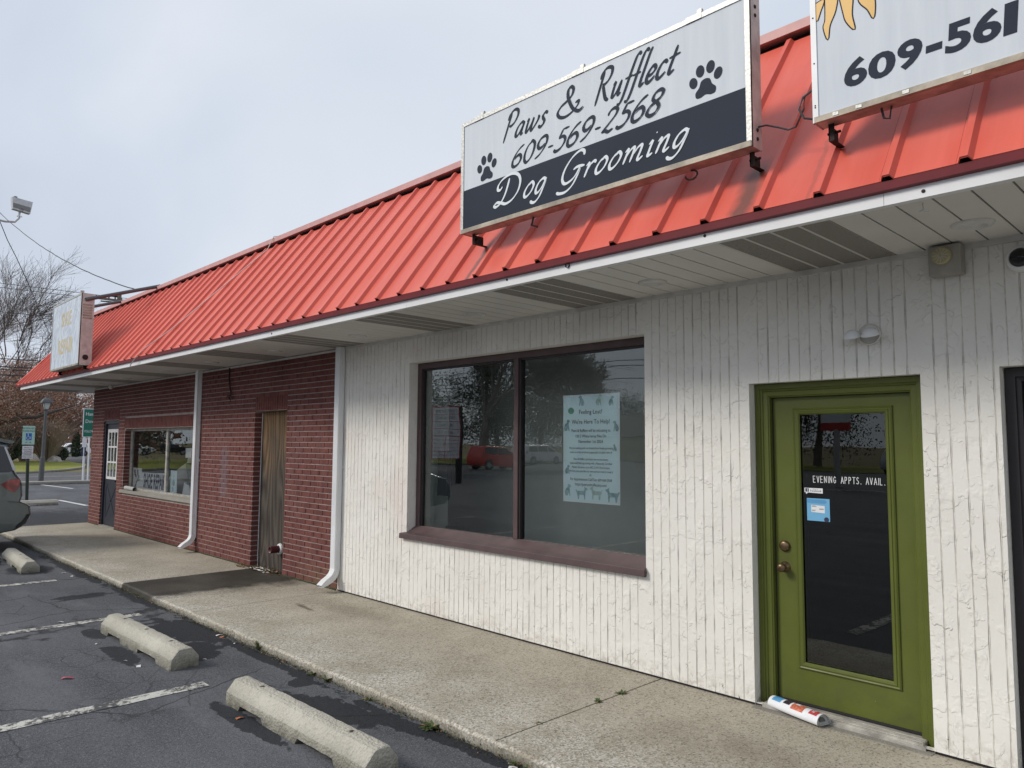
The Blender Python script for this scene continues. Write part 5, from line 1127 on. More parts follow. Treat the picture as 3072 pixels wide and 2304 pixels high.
# ================================================================== VEHICLES
def vehicle(name, label, cat, loc, rot, paint, side, hw, wheels, glass, parts, scale=1.0, group=None, roofz=1.1, tumble=.13, wr=.36):
    """side: silhouette (u forward, z) of the middle; u=0 is the tail, vehicle points to +u. local x = sideways, local y = -u"""
    t = thing(name, label, cat, loc, group); t.rotation_euler[2] = rot
    us = [p[0] for p in side]; cu = (max(us)+min(us))/2; cz = .7
    def inset(p, d):
        u, z = p; k = 1-d*.9/((max(us)-min(us))/2); return (cu+(u-cu)*k, cz+(z-cz)*(1-d*1.0))
    def shift(x, z): return x*(1-max(0, (z-roofz))*tumble/.6) if z > roofz else x*(1-max(0, .45-z)*.10)
    dens = [Vector(p) for p in side]; P = []
    for a, b in zip(dens, dens[1:]+dens[:1]):
        k = max(1, int((b-a).length/.16)); P += [a.lerp(b, i/k) for i in range(k)]
    secs = [(-hw+.0, .055), (-hw+.02, .028), (-hw+.07, .008), (-hw+.18, 0), (hw-.18, 0), (hw-.07, .008), (hw-.02, .028), (hw, .055)]
    mb = MB(); n = len(P); vs = []
    for x, d in secs:
        for p in P: u, z = inset((p.x, p.y), d); vs.append((shift(x, z), -u, z))
    mb.add(vs, [(i*n+j, (i+1)*n+j, (i+1)*n+(j+1) % n, i*n+(j+1) % n) for i in range(len(secs)-1) for j in range(n)])
    # side skins
    from mathutils.geometry import tessellate_polygon
    for x, d, fl in ((-hw, .055, 0), (hw, .055, 1)):
        Q = [inset((p.x, p.y), d) for p in P]; tris = tessellate_polygon([[Vector((q[0], q[1], 0)) for q in Q]])
        mb.add([(shift(x, z), -u, z) for u, z in Q], [tr if fl else tr[::-1] for tr in tris])
    nb_ = (len(secs)-1)*n; me_b = mb.mesh('body', paint); me_b.polygons.foreach_set('use_smooth', [i < nb_ for i in range(len(me_b.polygons))]); o = bpy.data.objects.new('body', me_b); col.objects.link(o); o.parent = t
    def plate(nm, poly, m, off=.012, th=.012):
        for sgn in (-1, 1):
            q = MB(); q.prism(poly, lambda u, z: (sgn*(shift(hw, z)+off), -u, z), lambda u, z: (sgn*(shift(hw, z)-th), -u, z))
            ob = bpy.data.objects.new(nm, q.mesh(nm, m)); col.objects.link(ob); ob.parent = t
    for g in glass: plate('side_window', g, 'glass_car')
    for nm, poly, m in parts: plate(nm, poly, m, .016)
    for u in wheels:
        for sgn in (-1, 1):
            q = MB().lathe([(.001, -.05), (wr*.6, -.06), (wr*.62, -.02), (wr*.95, -.0), (wr, -.03), (wr, -.2), (wr*.9, -.22), (.001, -.22)], (0, 0, 0), (sgn, 0, 0), 24)
            ob = bpy.data.objects.new('wheel', q.mesh('wheel', 'rubber')); col.objects.link(ob); ob.parent = t; ob.location = (sgn*(hw+.02), -u, wr)
            r_ = MB().lathe([(.001, .0), (wr*.2, .0), (wr*.28, -.02), (wr*.60, -.012), (wr*.62, -.03)], (0, 0, 0), (sgn, 0, 0), 10); rr = bpy.data.objects.new('rim', r_.mesh('rim', 'rim')); col.objects.link(rr); rr.parent = ob
            ar = MB().lathe([(wr*1.02, .004), (wr*1.16, .004), (wr*1.16, -.02), (wr*1.02, -.02)], (0, 0, 0), (sgn, 0, 0), 24); aa = bpy.data.objects.new('wheel_arch', ar.mesh('wheel_arch', 'black')); col.objects.link(aa); aa.parent = t; aa.location = (sgn*(hw+.004), -u, wr+.0)
    return t
# SUV, tail towards the building at y=-1.73, its left side at x=-11.6
suv_side = [(0, .60), (.015, .52), (.085, .45), (.10, .40), (.21, .34), (.45, .30), (1.2, .26), (4.3, .26), (4.85, .34), (4.98, .50), (4.98, .75), (4.85, .95), (4.4, 1.08), (3.75, 1.18), (3.0, 1.60), (2.5, 1.74), (1.5, 1.80), (.75, 1.785), (.45, 1.76), (.36, 1.745), (.315, 1.72), (.33, 1.70), (.43, 1.68), (.36, 1.55), (.25, 1.27), (.17, 1.16), (.145, 1.08), (.13, .90), (.155, .80), (.05, .75), (.015, .72)]
suv = vehicle('parked_suv', 'grey-blue SUV at the left edge, tail to the sidewalk, only its rear in view', 'car', (-12.57, -1.733, ZL), 0, 'suv', [(p[0], p[1]) for p in suv_side][::-1], .96, (1.05, 3.9),
    [[(.30, 1.30), (.43, 1.68), (.56, 1.70), (1.15, 1.71), (1.05, 1.30), (.60, 1.27), (.36, 1.28)], [(1.15, 1.30), (1.25, 1.70), (2.1, 1.70), (2.15, 1.25)], [(2.25, 1.25), (2.2, 1.69), (2.7, 1.62), (3.4, 1.25)]],
    [('pillar_trim', [(.255, 1.30), (.40, 1.67), (.425, 1.67), (.30, 1.30)], 'silver'), ('taillight', [(.46, 1.086), (.36, 1.00), (.27, .953), (.21, 1.02), (.195, 1.12), (.205, 1.165), (.31, 1.16)], 'tail'), ('bumper_trim', [(.03, .60), (.09, .45), (.22, .38), (.22, .42), (.13, .50), (.08, .60)], 'black'), ('bumper_crease', [(.10, .765), (.20, .80), (.34, .812), (.34, .806), (.20, .792), (.10, .755)], 'darkcar')], roofz=1.25, wr=.37)
rs = MB().prism([(.285, 1.745), (.30, 1.775), (.62, 1.83), (.62, 1.80), (.40, 1.735), (.31, 1.73)], lambda u, z: (-.87, -u, z), lambda u, z: (.87, -u, z)); ob = bpy.data.objects.new('roof_spoiler', rs.mesh('roof_spoiler', 'suv')); col.objects.link(ob); ob.parent = suv
bw = MB().quad((-.66, -.255, 1.29), (.66, -.255, 1.29), (.60, -.405, 1.66), (-.60, -.405, 1.66)); ob = bpy.data.objects.new('rear_window', bw.mesh('rear_window', 'glass_car')); col.objects.link(ob); ob.parent = suv; ob.location = (0, .012, 0)
# cars seen reflected in the shop windows
hatch = [(0, .35), (.0, .8), (.12, 1.1), (.25, 1.55), (.5, 1.62), (2.2, 1.60), (2.5, 1.50), (3.1, 1.08), (3.9, .98), (4.1, .8), (4.14, .4), (4.0, .25), (.2, .25)]
vehicle('red_hatchback', 'red boxy hatchback on the main road behind the camera, seen reflected in the big window', 'car', (-37.5, -30.2, ZL), R(6), 'redcar', hatch[::1], .88, (.75, 3.3), [[(.45, 1.1), (.5, 1.5), (1.6, 1.52), (1.6, 1.05)], [(1.68, 1.05), (1.68, 1.52), (2.35, 1.46), (2.9, 1.06)]], [('taillight', [(.08, .9), (.2, 1.2), (.3, 1.2), (.25, .9)], 'tail')], wr=.33)
van = [(0, .35), (.0, 1.0), (.15, 1.3), (.35, 1.70), (.6, 1.78), (3.2, 1.74), (3.6, 1.55), (4.4, 1.12), (5.0, 1.0), (5.12, .7), (5.1, .35), (4.9, .25), (.2, .25)]
vehicle('white_minivan', 'white minivan on the far side of the main road, seen reflected in the big window', 'car', (-44.5, -41.6, ZL), R(-4), 'whitecar', van, .98, (1.0, 4.1), [[(.4, 1.15), (.55, 1.62), (1.6, 1.64), (1.6, 1.12)], [(1.7, 1.12), (1.7, 1.64), (3.0, 1.62), (3.0, 1.1)], [(3.1, 1.1), (3.1, 1.60), (3.45, 1.52), (4.1, 1.12)]], [('taillight', [(.05, .95), (.1, 1.25), (.28, 1.25), (.28, .95)], 'tail')], wr=.34)
for i, (x, y, rz, m, lb) in enumerate(((-14, -44, 20, 'silver', 'silver hatchback parked across the road opposite, seen in the door glass'), (-9, -46, -10, 'darkcar', 'black hatchback parked across the road opposite'), (2.2, -15.5, 90, 'darkcar', 'dark hatchback passing on the lot side, seen in the door glass'),
        (-104, -22, 20, 'silver', 'silver car far down the road, nearest of those seen in the shoe shop glass'), (-108, -28, 20, 'whitecar', 'white car far down the road, between a silver and a black one'), (-111, -34, 20, 'darkcar', 'black car far down the road between two white ones'), (-114, -40, 20, 'whitecar', 'white car far down the road, furthest of those seen in the shoe shop glass'))):
    vehicle('parked_car', lb, 'car', (x, y, ZL), R(rz), m, hatch, .88, (.75, 3.3), [[(.45, 1.1), (.5, 1.5), (2.35, 1.46), (2.9, 1.06)]], [], wr=.33, group='cars seen only in reflections')
vehicle('white_pickup', 'white vehicle parked far down the side street behind the conical evergreen', 'car', (-101, 22.5, -.08), R(0), 'whitecar', hatch, .9, (.75, 3.3), [[(.45, 1.1), (.5, 1.5), (2.35, 1.46), (2.9, 1.06)]], [], wr=.34)

# ================================================================== SIGNS AND POSTS BEYOND
hp = thing('handicap_sign', 'pale green parking sign with blue wheelchair symbol on a dark post behind the SUV', 'sign', (-23.76, .60, ZL))
MB().tube([(-23.76, .62, ZL), (-23.76, .56, 2.13)], .045, 8).build('post', 'post_green', hp)
def plateX(parent, nm, x, y0, y1, z0, z1, m, th=.006): return MB().box(x-th, x, y0, y1, z0, z1).build(nm, m, parent)
# these plates face +x (towards the camera)
pl_ = plateX(hp, 'sign_plate', -23.70, .40, .72, 1.60, 2.16, 'sign_mint'); plateX(hp, 'wheelchair_panel', -23.697, .49, .64, 1.73, 1.94, 'sign_blue')
YZ = lambda x, cy, cz: (lambda a, b: (x, cy+a, cz+b))
text_mb('RESERVED', .075, YZ(-23.697, .56, 2.06)).build('lettering', 'sign_green', hp); text_mb('PARKING', .075, YZ(-23.697, .56, 1.98)).build('lettering', 'sign_green', hp); text_mb('\u2190\u2192', .09, YZ(-23.697, .56, 1.635)).build('lettering', 'sign_green', hp)
wch = MB()
wch.tube([(-23.694, .545, 1.90), (-23.694, .55, 1.83), (-23.694, .60, 1.83), (-23.694, .615, 1.77)], .009, 5).tube([(-23.694, .545+.04*math.cos(a*.5), 1.795+.04*math.sin(a*.5)) for a in range(4, 14)], .007, 5).lathe([(.001, 0), (.014, 0)], (-23.692, .545, 1.915), (1, 0, 0), 10); wch.build('wheelchair_symbol', 'paper', hp)
plateX(hp, 'penalty_plate', -23.70, .42, .70, 1.18, 1.56, 'paper')
for s_, z in (('PENALTY', 1.49), ('$250 FIRST', 1.43), ('OFFENSE', 1.38), ('SUBSEQUENT', 1.33), ('OFFENSES', 1.28)): text_mb(s_, .05, YZ(-23.697, .56, z)).build('lettering', 'black_ink', hp)
text_mb('TOW-AWAY', .05, YZ(-23.697, .56, 1.205)).build('lettering', 'black_ink', hp); plateX(hp, 'plate_rule', -23.698, .43, .69, 1.255, 1.262, 'black_ink')
# lamp post
lp = thing('street_lamp', 'grey lantern-topped lamp post leaning slightly beyond the parking lot', 'street lamp', (-35.46, 3.46, ZL))
MB().tube([(-35.46, 3.46, ZL), (-35.46, 3.475, 1.0), (-35.46, 3.48, 1.02), (-35.46, 3.50, 3.08)], [.11, .10, .075, .06], 12).build('post', 'lamp_grey', lp)
MB().lathe([(.06, 0), (.10, .03), (.10, .05), (.05, .06)], (-35.46, 3.50, 3.06), (0, 0, 1), 12).build('collar', 'lamp_grey', lp)
MB().lathe([(.10, 3.12), (.185, 3.40)], (-35.46, 3.515, 0), (0, 0, 1), 4).build('lantern_glass', 'lamp_glass', lp)
MB().lathe([(.30, 3.40), (.295, 3.44), (.24, 3.52), (.17, 3.58), (.07, 3.62), (.06, 3.66), (.001, 3.66)], (-35.46, 3.515, 0), (0, 0, 1), 4).build('lantern_roof', 'lamp_grey', lp)
fb = MB()
for k in range(4):
    a = k*math.pi/2; v = Vector((0, 0, 1)).orthogonal(); 
    aa = Vector((0, 0, 1)).orthogonal().normalized(); bb = Vector((0, 0, 1)).cross(aa); d = aa*math.cos(a)+bb*math.sin(a)
    fb.tube([Vector((-35.46, 3.515, 3.12))+d*.105, Vector((-35.46, 3.515, 3.40))+d*.19], .012, 4)
fb.build('lantern_frame', 'lamp_grey', lp)
# green direction sign
gsn = thing('road_sign', 'green road sign reading Hammonton Downtown, half hidden behind the brick corner', 'sign', (-35.1, 5.4, ZL))
for y in (5.02, 5.20, 5.75): MB().tube([(-35.14, y+.02, ZL), (-35.14, y, 1.95)], .035, 6).build('post', 'paper', gsn)
plateX(gsn, 'sign_border', -35.10, 4.90, 6.20, 1.90, 3.20, 'paper', .02); plateX(gsn, 'sign_plate', -35.092, 4.93, 6.17, 1.93, 3.17, 'sign_green', .01)
text_mb('Hammonton', .22, lambda a, b: (-35.089, 4.99+a, 2.88+b), align='LEFT', squeeze=.85).build('lettering', 'paper', gsn); text_mb('Downtown', .22, lambda a, b: (-35.089, 4.99+a, 2.55+b), align='LEFT', squeeze=.85).build('lettering', 'paper', gsn)
text_mb('FOLLOW', .15, lambda a, b: (-35.089, 4.97+a, 2.12+b), align='LEFT', squeeze=.62).build('lettering', 'paper', gsn)
MB().lathe([(.001, 0), (.17, 0)], (-35.088, 5.46, 2.20), (1, 0, 0), 20).build('route_shield', 'paper', gsn); text_mb('54', .2, YZ(-35.085, 5.46, 2.13)).build('lettering', 'black_ink', gsn)
bs_ = thing('bus_stop_sign', 'narrow white and blue sign below the green road sign', 'sign', (-35.05, 4.98, ZL))
plateX(bs_, 'white_plate', -35.04, 4.90, 5.08, 1.45, 1.86, 'paper'); plateX(bs_, 'blue_plate', -35.035, 4.88, 5.06, 1.05, 1.45, 'navy_ink'); plateX(bs_, 'white_symbol', -35.03, 4.95, 5.0, 1.2, 1.36, 'paper'); MB().tube([(-35.05, 4.99, ZL), (-35.05, 4.97, 1.9)], .03, 6).build('post', 'paper', bs_)
# floodlight on its pole just outside the left edge
fl = thing('pole_floodlight', 'white floodlight on a curved arm at the left edge, high above the parking lot', 'floodlight', (-23.5, -.75, ZL))
MB().tube([(-23.5, -.72, ZL), (-23.5, -.70, 9.3)], [.13, .09], 12).build('pole', 'galv', fl)
MB().tube([(-23.5, -.70, 8.22), (-23.5, -.4, 8.20), (-23.5, -.16, 8.24), (-23.5, -.06, 8.38), (-23.5, -.05, 8.56)], .032, 8).build('curved_arm', 'silver', fl)
MB().prism([(-.28, 8.98), (-.25, 8.62), (.20, 8.56), (.25, 8.93)], lambda y, z: (-23.62, y, z), lambda y, z: (-23.38, y-.0, z-.02)).build('lamp_housing', 'silver', fl)
MB().prism([(-.245, 8.78), (-.24, 8.65), (.19, 8.59), (.20, 8.73)], lambda y, z: (-23.375, y, z), lambda y, z: (-23.37, y, z)).build('housing_vent', 'grey_mid', fl); MB().lathe([(.05, 0), (.05, .03), (.001, .05)], (-23.5, -.18, 8.98), (0, 0, 1), 12).build('photocell', 'grey_mid', fl)
MB().lathe([(.045, 0), (.045, .08)], (-23.40, -.03, 8.58), (1, 0, .3), 10).lathe([(.07, 0), (.07, .02)], (-23.5, -.05, 8.42), (0, 0, 1), 10).build('knuckle', 'silver', fl)
def sag(a, b, s, n=24, wob=0): return [tuple(Vector(a).lerp(Vector(b), i/n)+Vector((random.uniform(-wob, wob), 0, -s*4*(i/n)*(1-i/n)+random.uniform(-wob, wob)))) for i in range(n+1)]
tag(MB().tube(sag((-23.5, -.55, 8.44), (-13.55, .3, 4.78), .28, 40, .006), .011, 4).build('service_wire', 'wire'), 'twisted service wire running from the floodlight pole down to the roof', 'wire')
tag(MB().tube([(-30, .2, 10.4), (-30, .53, 9.73), (-30, .77, 9.15), (-30, 1.07, 8.57), (-30, 1.51, 7.63), (-30, 1.94, 6.61), (-30.5, 2.5, 5.6), (-31.5, 3.6, 3.9)], .014, 4).build('drop_wire', 'wire'), 'thin wire dropping steeply in front of the bare tree', 'wire')
# utility lines along the access road
up_ = thing('utility_pole', 'distant utility pole whose crossarm and insulators just clear the roof behind the old sign', 'utility pole', (-45, 8.99, ZL))
MB().tube([(-45, 8.99, ZL), (-45, 8.99, 10.45)], [.17, .12], 8).build('pole', 'wood_pole', up_); MB().box(-45.06, -44.94, 7.7, 10.3, 10.0, 10.12).build('crossarm', 'wood_pole', up_)
for q in range(8):
    y = 7.75+q*.34; MB().lathe([(.02, 0), (.06, .03), (.03, .06), (.06, .09), (.02, .12)], (-45, y, 10.12), (0, 0, 1), 8).build('insulator', 'grey_mid', up_)
MB().tube([(-45, 8.2, 10.22), (-45, 8.9, 10.32)], .05, 6).tube([(-45, 8.0, 9.9), (-45, 8.9, 9.95)], .04, 6).build('fuse_link', 'black', up_)
UPB = thing('utility_pole', 'utility pole at the road corner far behind the camera side, seen only in the windows', 'utility pole', (-36.5, -33.8, ZL))
MB().tube([(-36.5, -33.8, ZL), (-36.5, -33.8, 10.2)], [.17, .12], 8).build('pole', 'wood_pole', UPB); MB().box(-37.8, -35.2, -33.86, -33.74, 9.6, 9.72).build('crossarm', 'wood_pole', UPB)
for i, (z, r_, lb) in enumerate(((6.13, .022, 'topmost of the five dark cables'), (5.70, .030, 'second of the five dark cables from the top'), (5.54, .030, 'middle one of the five dark cables'), (5.25, .035, 'fourth of the five dark cables from the top'), (4.90, .03, 'lowest of the five dark cables, bluish'))):
    tag(MB().tube([(-45, -60, z-.3), (-45, 0, z-.04), (-45, 9, z+.05), (-45, 40, z+.2)], r_, 5).build('utility_cable', 'wire'), lb+' crossing left of the roof corner', 'cable', 'utility cables along the access road')
for i, z in enumerate((8.7, 10.02, 10.25)):
    tag(MB().tube([(-45, -60, z-.3), (-45, 0, z-.1), (-45, 9, z+.0), (-45, 40, z+.3)], .014, 4).build('power_line', 'wire'), ('thin power line low behind the old sign', 'thin power line just above the ridge, lower of two', 'thin power line just above the ridge, upper of two')[i], 'cable', 'utility cables along the access road')
for i in range(5):
    z = (6.2, 7.0, 7.35, 9.6, 9.85)[i]; tag(MB().tube([(-90, -33.8, z), (-36.5, -33.8, z), (0, -34, z-.5), (30, -34, z), (60, -34, z)], .025, 4).build('utility_cable', 'wire'), 'overhead cable along the main road, seen only in the windows, %s in height' % ('lowest', 'second', 'third', 'fourth', 'highest')[i], 'cable', 'overhead cables along the main road')
# plaza sign behind, seen mirrored in the window
pz = thing('plaza_sign', 'white and red tenant directory sign by the lot entrance, seen mirrored in the big window', 'sign', (-24.7, -17.2, ZL))
MB().box(-24.85, -24.55, -17.95, -16.2, .98, 3.42).build('cabinet', 'redpost', pz); MB().box(-24.8, -24.6, -18.15, -17.95, ZL, 3.4).build('post', 'black', pz)
rows = [(3.05, 3.36), (2.72, 3.02), (2.40, 2.69), (2.08, 2.37)]; names_ = ['VILLAGE SHOPPES', "RITA'S WATER ICE", 'FIRE TOBACCO', "WOK N' ROLL"]
for (z0, z1), s_ in zip(rows, names_):
    MB().quad((-24.545, -17.9, z0), (-24.545, -16.25, z0), (-24.545, -16.25, z1), (-24.545, -17.9, z1)).build('tenant_panel', 'paper', pz)
    text_mb(s_, .2, lambda a, b: (-24.540, -17.075+a, z0+.08+b), squeeze=.75).build('lettering', 'black_ink', pz)
for k in range(6):
    for q in range(2): MB().quad((-24.545, -17.9+q*.84, 1.02+k*.173), (-24.545, -17.1+q*.84, 1.02+k*.173), (-24.545, -17.1+q*.84, 1.17+k*.173), (-24.545, -17.9+q*.84, 1.17+k*.173)).build('tenant_panel', 'paper', pz)
pe = thing('banner_sign', 'white and red pylon sign across the main road, seen only in the door glass', 'sign', (-11, -28, ZL))
MB().box(-11.8, -10.4, -28.4, -28.2, 2.7, 3.2).build('white_panel', 'paper', pe); MB().box(-11.8, -10.4, -28.4, -28.2, 2.35, 2.7).build('red_panel', 'redpost', pe); MB().tube([(-11.1, -28.3, ZL), (-11.1, -28.3, 2.4)], .15, 8).build('post', 'galv', pe)
h_ = thing('tan_house', 'tan house with grey gable roof across the main road, seen in the window glass', 'house', (-46, -60, ZL))
MB().box(-54, -40, -66, -58, ZL, 2.7).build('wall', 'house', h_); MB().prism([(-66.4, 2.7), (-57.6, 2.7), (-62, 5.2)], lambda y, z: (-54.4, y, z), lambda y, z: (-39.6, y, z)).build('roof', 'shingle', h_)

# ================================================================== TREES AND SHRUBS
def tree_data(rng, base, h, spread, depth=5, trunk=.35, splits=(3, 4), lean=(0, 0), droop=0.0, first=.30, updown=.55):
    """recursive limbs; returns list of (pts, radii) and tip points"""
    limbs = []; tips = []
    def grow_(p, d, L, r, lv):
        n = 5; pts = [p.copy()]; rad = [r]; q = p.copy(); dd = d.copy()
        for i in range(n):
            dd = (dd+Vector((rng.gauss(0, .11), rng.gauss(0, .11), rng.gauss(0, .07)-droop*(lv > 1)*.06+.03*(lv < 3)))).normalized()
            q = q+dd*(L/n); pts.append(q.copy()); rad.append(r*(1-.55*(i+1)/n))
        limbs.append((pts, rad, lv))
        if lv >= depth: tips.append(pts[-1]); tips.append(pts[2]); return
        k = rng.randint(*splits)+(1 if lv >= 2 else 0)
        for j in range(k):
            t = rng.uniform(.35, 1) if lv > 0 else rng.uniform(.55, 1); idx = min(n-1, int(t*n)); pp = pts[idx].lerp(pts[idx+1], t*n-idx)
            a = j*2.4+rng.random()*1.2; side = Vector((math.cos(a), math.sin(a), 0)); ang = rng.uniform(.3, .85)*spread
            nd = (dd*math.cos(ang)+(side-dd*side.dot(dd)).normalized()*math.sin(ang)); nd.z += .12*updown; nd.normalize()
            grow_(pp, nd, L*rng.uniform(.55, .78), rad[idx]*rng.uniform(.5, .7), lv+1)
        nd = dd.copy(); grow_(pts[-1], nd, L*.7, rad[-1], lv+1)
    grow_(Vector(base), Vector((lean[0], lean[1], 1)).normalized(), h*first, trunk, 0)
    return limbs, tips
def scatter_leaves(mb, rng, pts, n, s, sp, mats=2, zmax=None, zcut=0):
    for k in range(n):
        p = rng.choice(pts); c = p+Vector((rng.gauss(0, sp), rng.gauss(0, sp), rng.gauss(0, sp*.8)))
        if zmax is not None and c.z > zmax+rng.gauss(0, zcut): continue
        a = Vector((rng.gauss(0,1), rng.gauss(0,1), rng.gauss(0,1))).normalized(); b = a.orthogonal().normalized(); q = a.cross(b); l = s*rng.uniform(.6, 1.4)
        mb.cur = rng.randrange(mats); mb.add([c-b*l*.5, c+q*l*.35, c+b*l*.5, c-q*l*.35], [(0, 1, 2, 3)])
    return mb
def tree(name, label, base, h, spread=1.0, seed=1, leaves=0, lsize=.2, lsp=.5, leafm=('oakleaf', 'oakleaf2'), depth=5, trunk=.35, zmax=None, bark='bark', group=None, first=.3, lean=(0, 0), splits=(3, 4), cat='tree', minr=.012, skirt=None):
    rng = random.Random(seed); limbs, tips = tree_data(rng, base, h, spread, depth, trunk, splits, lean, first=first)
    top = max(p.z for l in limbs for p in l[0]); k = (h)/(top-base[2])
    fix = lambda p: Vector((base[0]+(p.x-base[0])*k, base[1]+(p.y-base[1])*k, base[2]+(p.z-base[2])*k))
    t = thing(name, label, cat, base, group); tr, tw = MB(), MB()
    for pts, rad, lv in limbs:
        (tr if lv <= 1 else tw).tube([fix(p) for p in pts], [max(r, minr) for r in rad], 7 if lv <= 1 else 3, cap=False)
    tr.build('trunk', bark, t, smooth=True); tw.build('branches', 'twig' if bark == 'bark' else bark, t)
    if skirt:      # low spreading limbs that keep their leaves
        n_s, z0_, z1_, rad_ = skirt; cl = []
        for k in range(n_s):
            a = rng.random()*6.28; zz = rng.uniform(z0_, z1_); q = rad_*rng.uniform(.25, 1); st_ = Vector((base[0], base[1], max(1.5, zz*.55))); e = Vector((base[0]+math.cos(a)*q, base[1]+math.sin(a)*q, zz))
            md = st_.lerp(e, .5)+Vector((rng.gauss(0, .3), rng.gauss(0, .3), .5)); md2 = md.lerp(e, .6)+Vector((rng.gauss(0, .3), rng.gauss(0, .3), .1)); tw.tube([st_, md, md2, e], [.09, .06, .035, .012], 4, cap=False)
            for f in (.3, .55, .8, 1): c0 = md.lerp(e, f); cl.append(c0); e2 = c0+Vector((rng.gauss(0, .6), rng.gauss(0, .6), rng.gauss(.2, .4))); tw.tube([c0, e2], [.025, .009], 3, cap=False); cl.append(e2)
        lf = scatter_leaves(MB(), rng, cl, int(leaves*.75), lsize, lsp*1.2, len(leafm))
        tr2 = t.children[1]; bpy.data.objects.remove(tr2); tw.build('branches', 'twig', t); lf.build('crown', list(leafm), t)
    elif leaves:
        lf = scatter_leaves(MB(), rng, [fix(p) for p in tips], leaves, lsize, lsp, len(leafm), zmax, .9); lf.build('crown', list(leafm), t)
    return t
tree('oak_tree', 'tall bare-topped oak keeping russet leaves on its lower limbs, beyond the road at the left', (-72, 8.2, 0), 19.5, .85, 11, 40000, .125, .5, skirt=(110, 2.8, 8.5, 6.5), depth=5, trunk=.36, first=.20, splits=(3, 4), minr=.007)
tree('oak_tree', 'second oak with brown leaves behind the roof corner and the lantern', (-80, 14.5, 0), 10.5, 1.1, 5, 24000, .14, .55, skirt=(70, 3.2, 6.8, 6), depth=5, trunk=.3, first=.22, splits=(3, 4), minr=.012)
tree('oak_tree', 'oak with reddish leaves filling the far left edge', (-66, 3.6, 0), 11, 1.15, 23, 34000, .12, .5, skirt=(90, 2.8, 6.6, 5), depth=5, trunk=.3, first=.22, splits=(3, 4), minr=.012)
tree('bare_tree', 'bare grey tree further back at the left edge', (-90, 8.0, 0), 18, .9, 31, 0, depth=5, trunk=.3, first=.22, splits=(3, 3), minr=.014)
def shrub(name, label, base, h, wd, n, seed, m='twig_tan'):
    rng = random.Random(seed); t = thing(name, label, 'shrub', base); mb = MB()
    for k in range(n):
        a = rng.random()*6.28; r_ = wd*rng.random()**.7; top = Vector((base[0]+math.cos(a)*r_, base[1]+math.sin(a)*r_, base[2]+h*rng.uniform(.6, 1))); b = Vector(base)+Vector((math.cos(a)*r_*.18, math.sin(a)*r_*.18, 0))
        mid = b.lerp(top, .5)+Vector((rng.gauss(0, .08), rng.gauss(0, .08), .15)); mb.tube([b, mid, top], [.022, .014, .007], 3, cap=False)
        for q in range(3):
            s_ = mid.lerp(top, rng.random()); e = s_+Vector((rng.gauss(0, .25), rng.gauss(0, .25), rng.uniform(.1, .5))); mb.tube([s_, e], [.009, .005], 3, cap=False)
    mb.build('stems', m, t); return t
tag(MB().tube([(-66.5, 3, 2.9), (-66, 7.0, 3.1), (-66, 8.5, 3.55), (-66, 9.4, 3.6), (-66, 10.4, 4.0), (-66, 12.2, 4.7)], [.22, .19, .15, .12, .09, .05], 7).build('oak_limb', 'bark_dark'), 'long dark oak limb sweeping across the russet leaves behind the lantern', 'branch')
shrub('vase_shrub', 'vase-shaped tan bare shrub right behind the lamp post', (-71, 11.4, 0), 3.7, 2.2, 330, 3)
shrub('vase_shrub', 'grey-brown bare shrub between the handicap sign and the lamp post', (-71, 9.7, 0), 3.4, 1.5, 210, 4, 'twig')
shrub('vase_shrub', 'low bare shrub at the left, just above the SUV roof', (-69, 7.6, 0), 3.3, 1.9, 240, 6, 'twig')
def evergreen(name, label, base, h, wd, n, seed, cone=True, s=.15):
    rng = random.Random(seed); t = thing(name, label, 'shrub', base); mb = MB(); pts = []
    for k in range(n):
        z = rng.random(); a = rng.random()*6.28; r_ = (wd*(1-z)**.6*min(1, .5+z*3) if cone else wd*math.sqrt(max(0, 1-(z*2-1)**2)))*rng.uniform(.6, 1.05); pts.append(Vector((base[0]+math.cos(a)*r_, base[1]+math.sin(a)*r_, base[2]+.1+z*h)))
    for p in pts: scatter_leaves(mb, rng, [p], 1, s, .03, 1)
    mb.build('foliage', 'evergreen', t); MB().tube([base, (base[0], base[1], base[2]+h*.8)], .08, 6).build('trunk', 'bark', t); return t
evergreen('conical_evergreen', 'dark conical evergreen standing left of the green sign posts', (-92, 18.8, -.05), 3.0, .62, 3000, 2)
evergreen('round_bush', 'dark green bush at the edge of the lawn behind the handicap sign', (-69.5, 8.3, 0), 2.5, 1.15, 2800, 3, False)
evergreen('low_bush', 'small olive bush just right of the boulder', (-72, 12.7, 0), 1.1, .6, 1100, 5, False)
bo = MB(); rng = random.Random(3)
bo.lathe([(.001, .50), (.17, .46), (.38, .32), (.50, .12), (.52, 0)], (-69, 11.55, -.02), (0, 0, 1), 11); bo.v = [(x+rng.gauss(0, .03), y+rng.gauss(0, .04)+(y-11.55)*.15, z*(.85+rng.random()*.3)) for x, y, z in bo.v]
tag(bo.build('boulder', 'rock'), 'pale boulder on the far edge of the lawn behind the lamp post', 'rock')
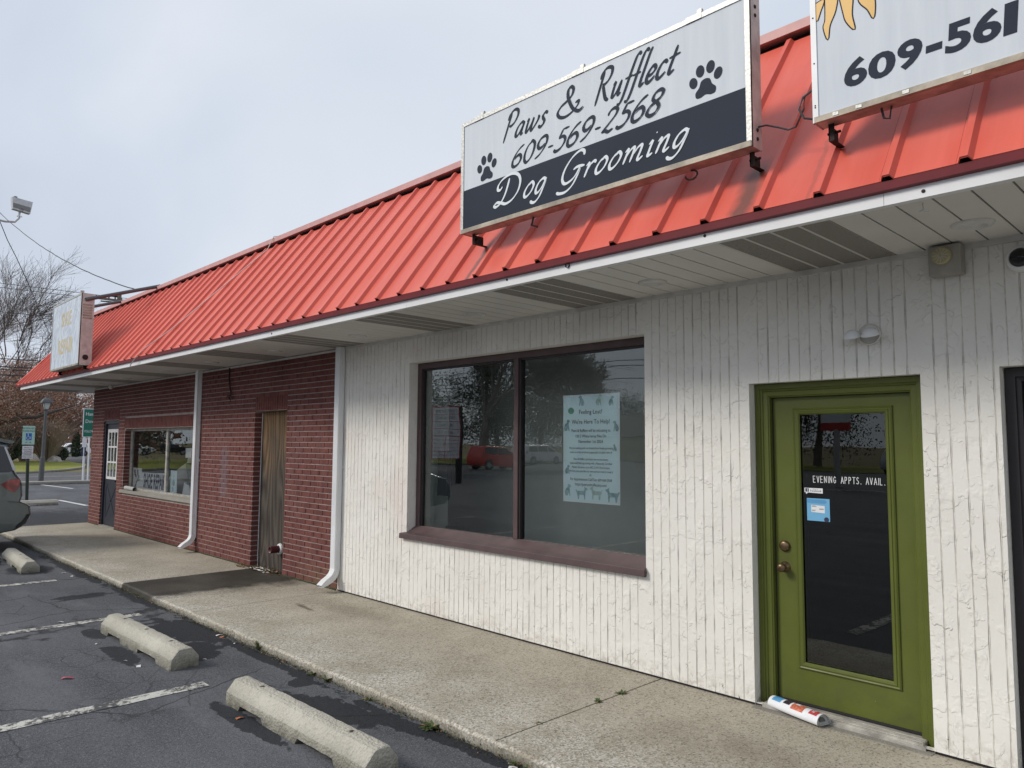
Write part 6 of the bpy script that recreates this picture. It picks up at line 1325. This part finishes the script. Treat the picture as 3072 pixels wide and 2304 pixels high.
# distant wood closing the view, a mass nobody could count
mb = MB(); rng = random.Random(9)
for k in range(9000):
    y = rng.uniform(-40, 75); x = -125+rng.gauss(0, 5); hgt = 5.5+2.2*math.sin(y*.21)+1.2*math.sin(y*.6+1); z = rng.uniform(0, hgt)
    mb.cur = rng.choice((0, 0, 1)); l = rng.uniform(.5, 1.3); a = rng.gauss(0, .35); mb.add([(x, y-.06, z), (x, y+.06, z), (x+a, y+a*l+.02, z+l), (x+a, y+a*l-.02, z+l)], [(0, 1, 2, 3)])
for k in range(5000):
    y = rng.uniform(-40, 75); x = -126+rng.gauss(0, 4); z = rng.uniform(0, 4.5); s_ = .35; mb.cur = 2; mb.add([(x, y-s_, z), (x, y+s_*rng.random(), z-s_*.6), (x, y+s_, z+.1), (x, y, z+s_)], [(0, 1, 2, 3)])
o = mb.build('far_wood', ['twig', 'twig_tan', 'oakleaf']); tag(o, 'hazy brown wood far beyond the side street', 'wood'); o['kind'] = 'stuff'
# trees across the main road, seen only as reflections
def crown_tree(label, base, h, wd, n, seed, m='far_tree', name='leafy_tree'):
    rng = random.Random(seed); t = thing(name, label, 'tree', base, 'trees across the main road seen in reflections'); mb = MB()
    cl = [Vector((base[0]+rng.gauss(0, wd*.45), base[1]+rng.gauss(0, wd*.45), base[2]+h*rng.uniform(.25, .95))) for k in range(26)]
    scatter_leaves(mb, rng, cl, n*6, .17, wd*.24, 1); mb.build('crown', m, t); MB().tube([base, (base[0]+.3, base[1], h*.9)], [.35, .08], 7).build('trunk', 'bark', t)
for i, (x, y, h, wd) in enumerate(((-53, -45.5, 11, 3.2), (-56, -50, 8.5, 5), (-57, -57.5, 8, 5), (-56, -65, 8.5, 5), (-55, -73, 8, 5), (-60, -42, 8.5, 4.5), (-62, -34, 8, 4.5), (-24, -56, 7, 5), (-10, -58, 7, 5), (-66, -27, 6.5, 4.5), (-2, -56, 6, 5), (-62, -14, 6.5, 3.6))):
    crown_tree('dark leafy tree across the main road, seen only in the shop glass', (x, y, 0), h, wd, 2200, 40+i)
tree('bare_tree', 'large bare tree across the main road, seen in the left pane of the big window', (-41, -34, 0), 14, 1.0, 77, depth=5, trunk=.4, first=.22, minr=.03)
tree('bare_tree', 'bare tree across the main road, seen in the right pane of the big window', (-36, -40, 0), 11, 1.0, 78, depth=5, trunk=.35, first=.24, minr=.03)
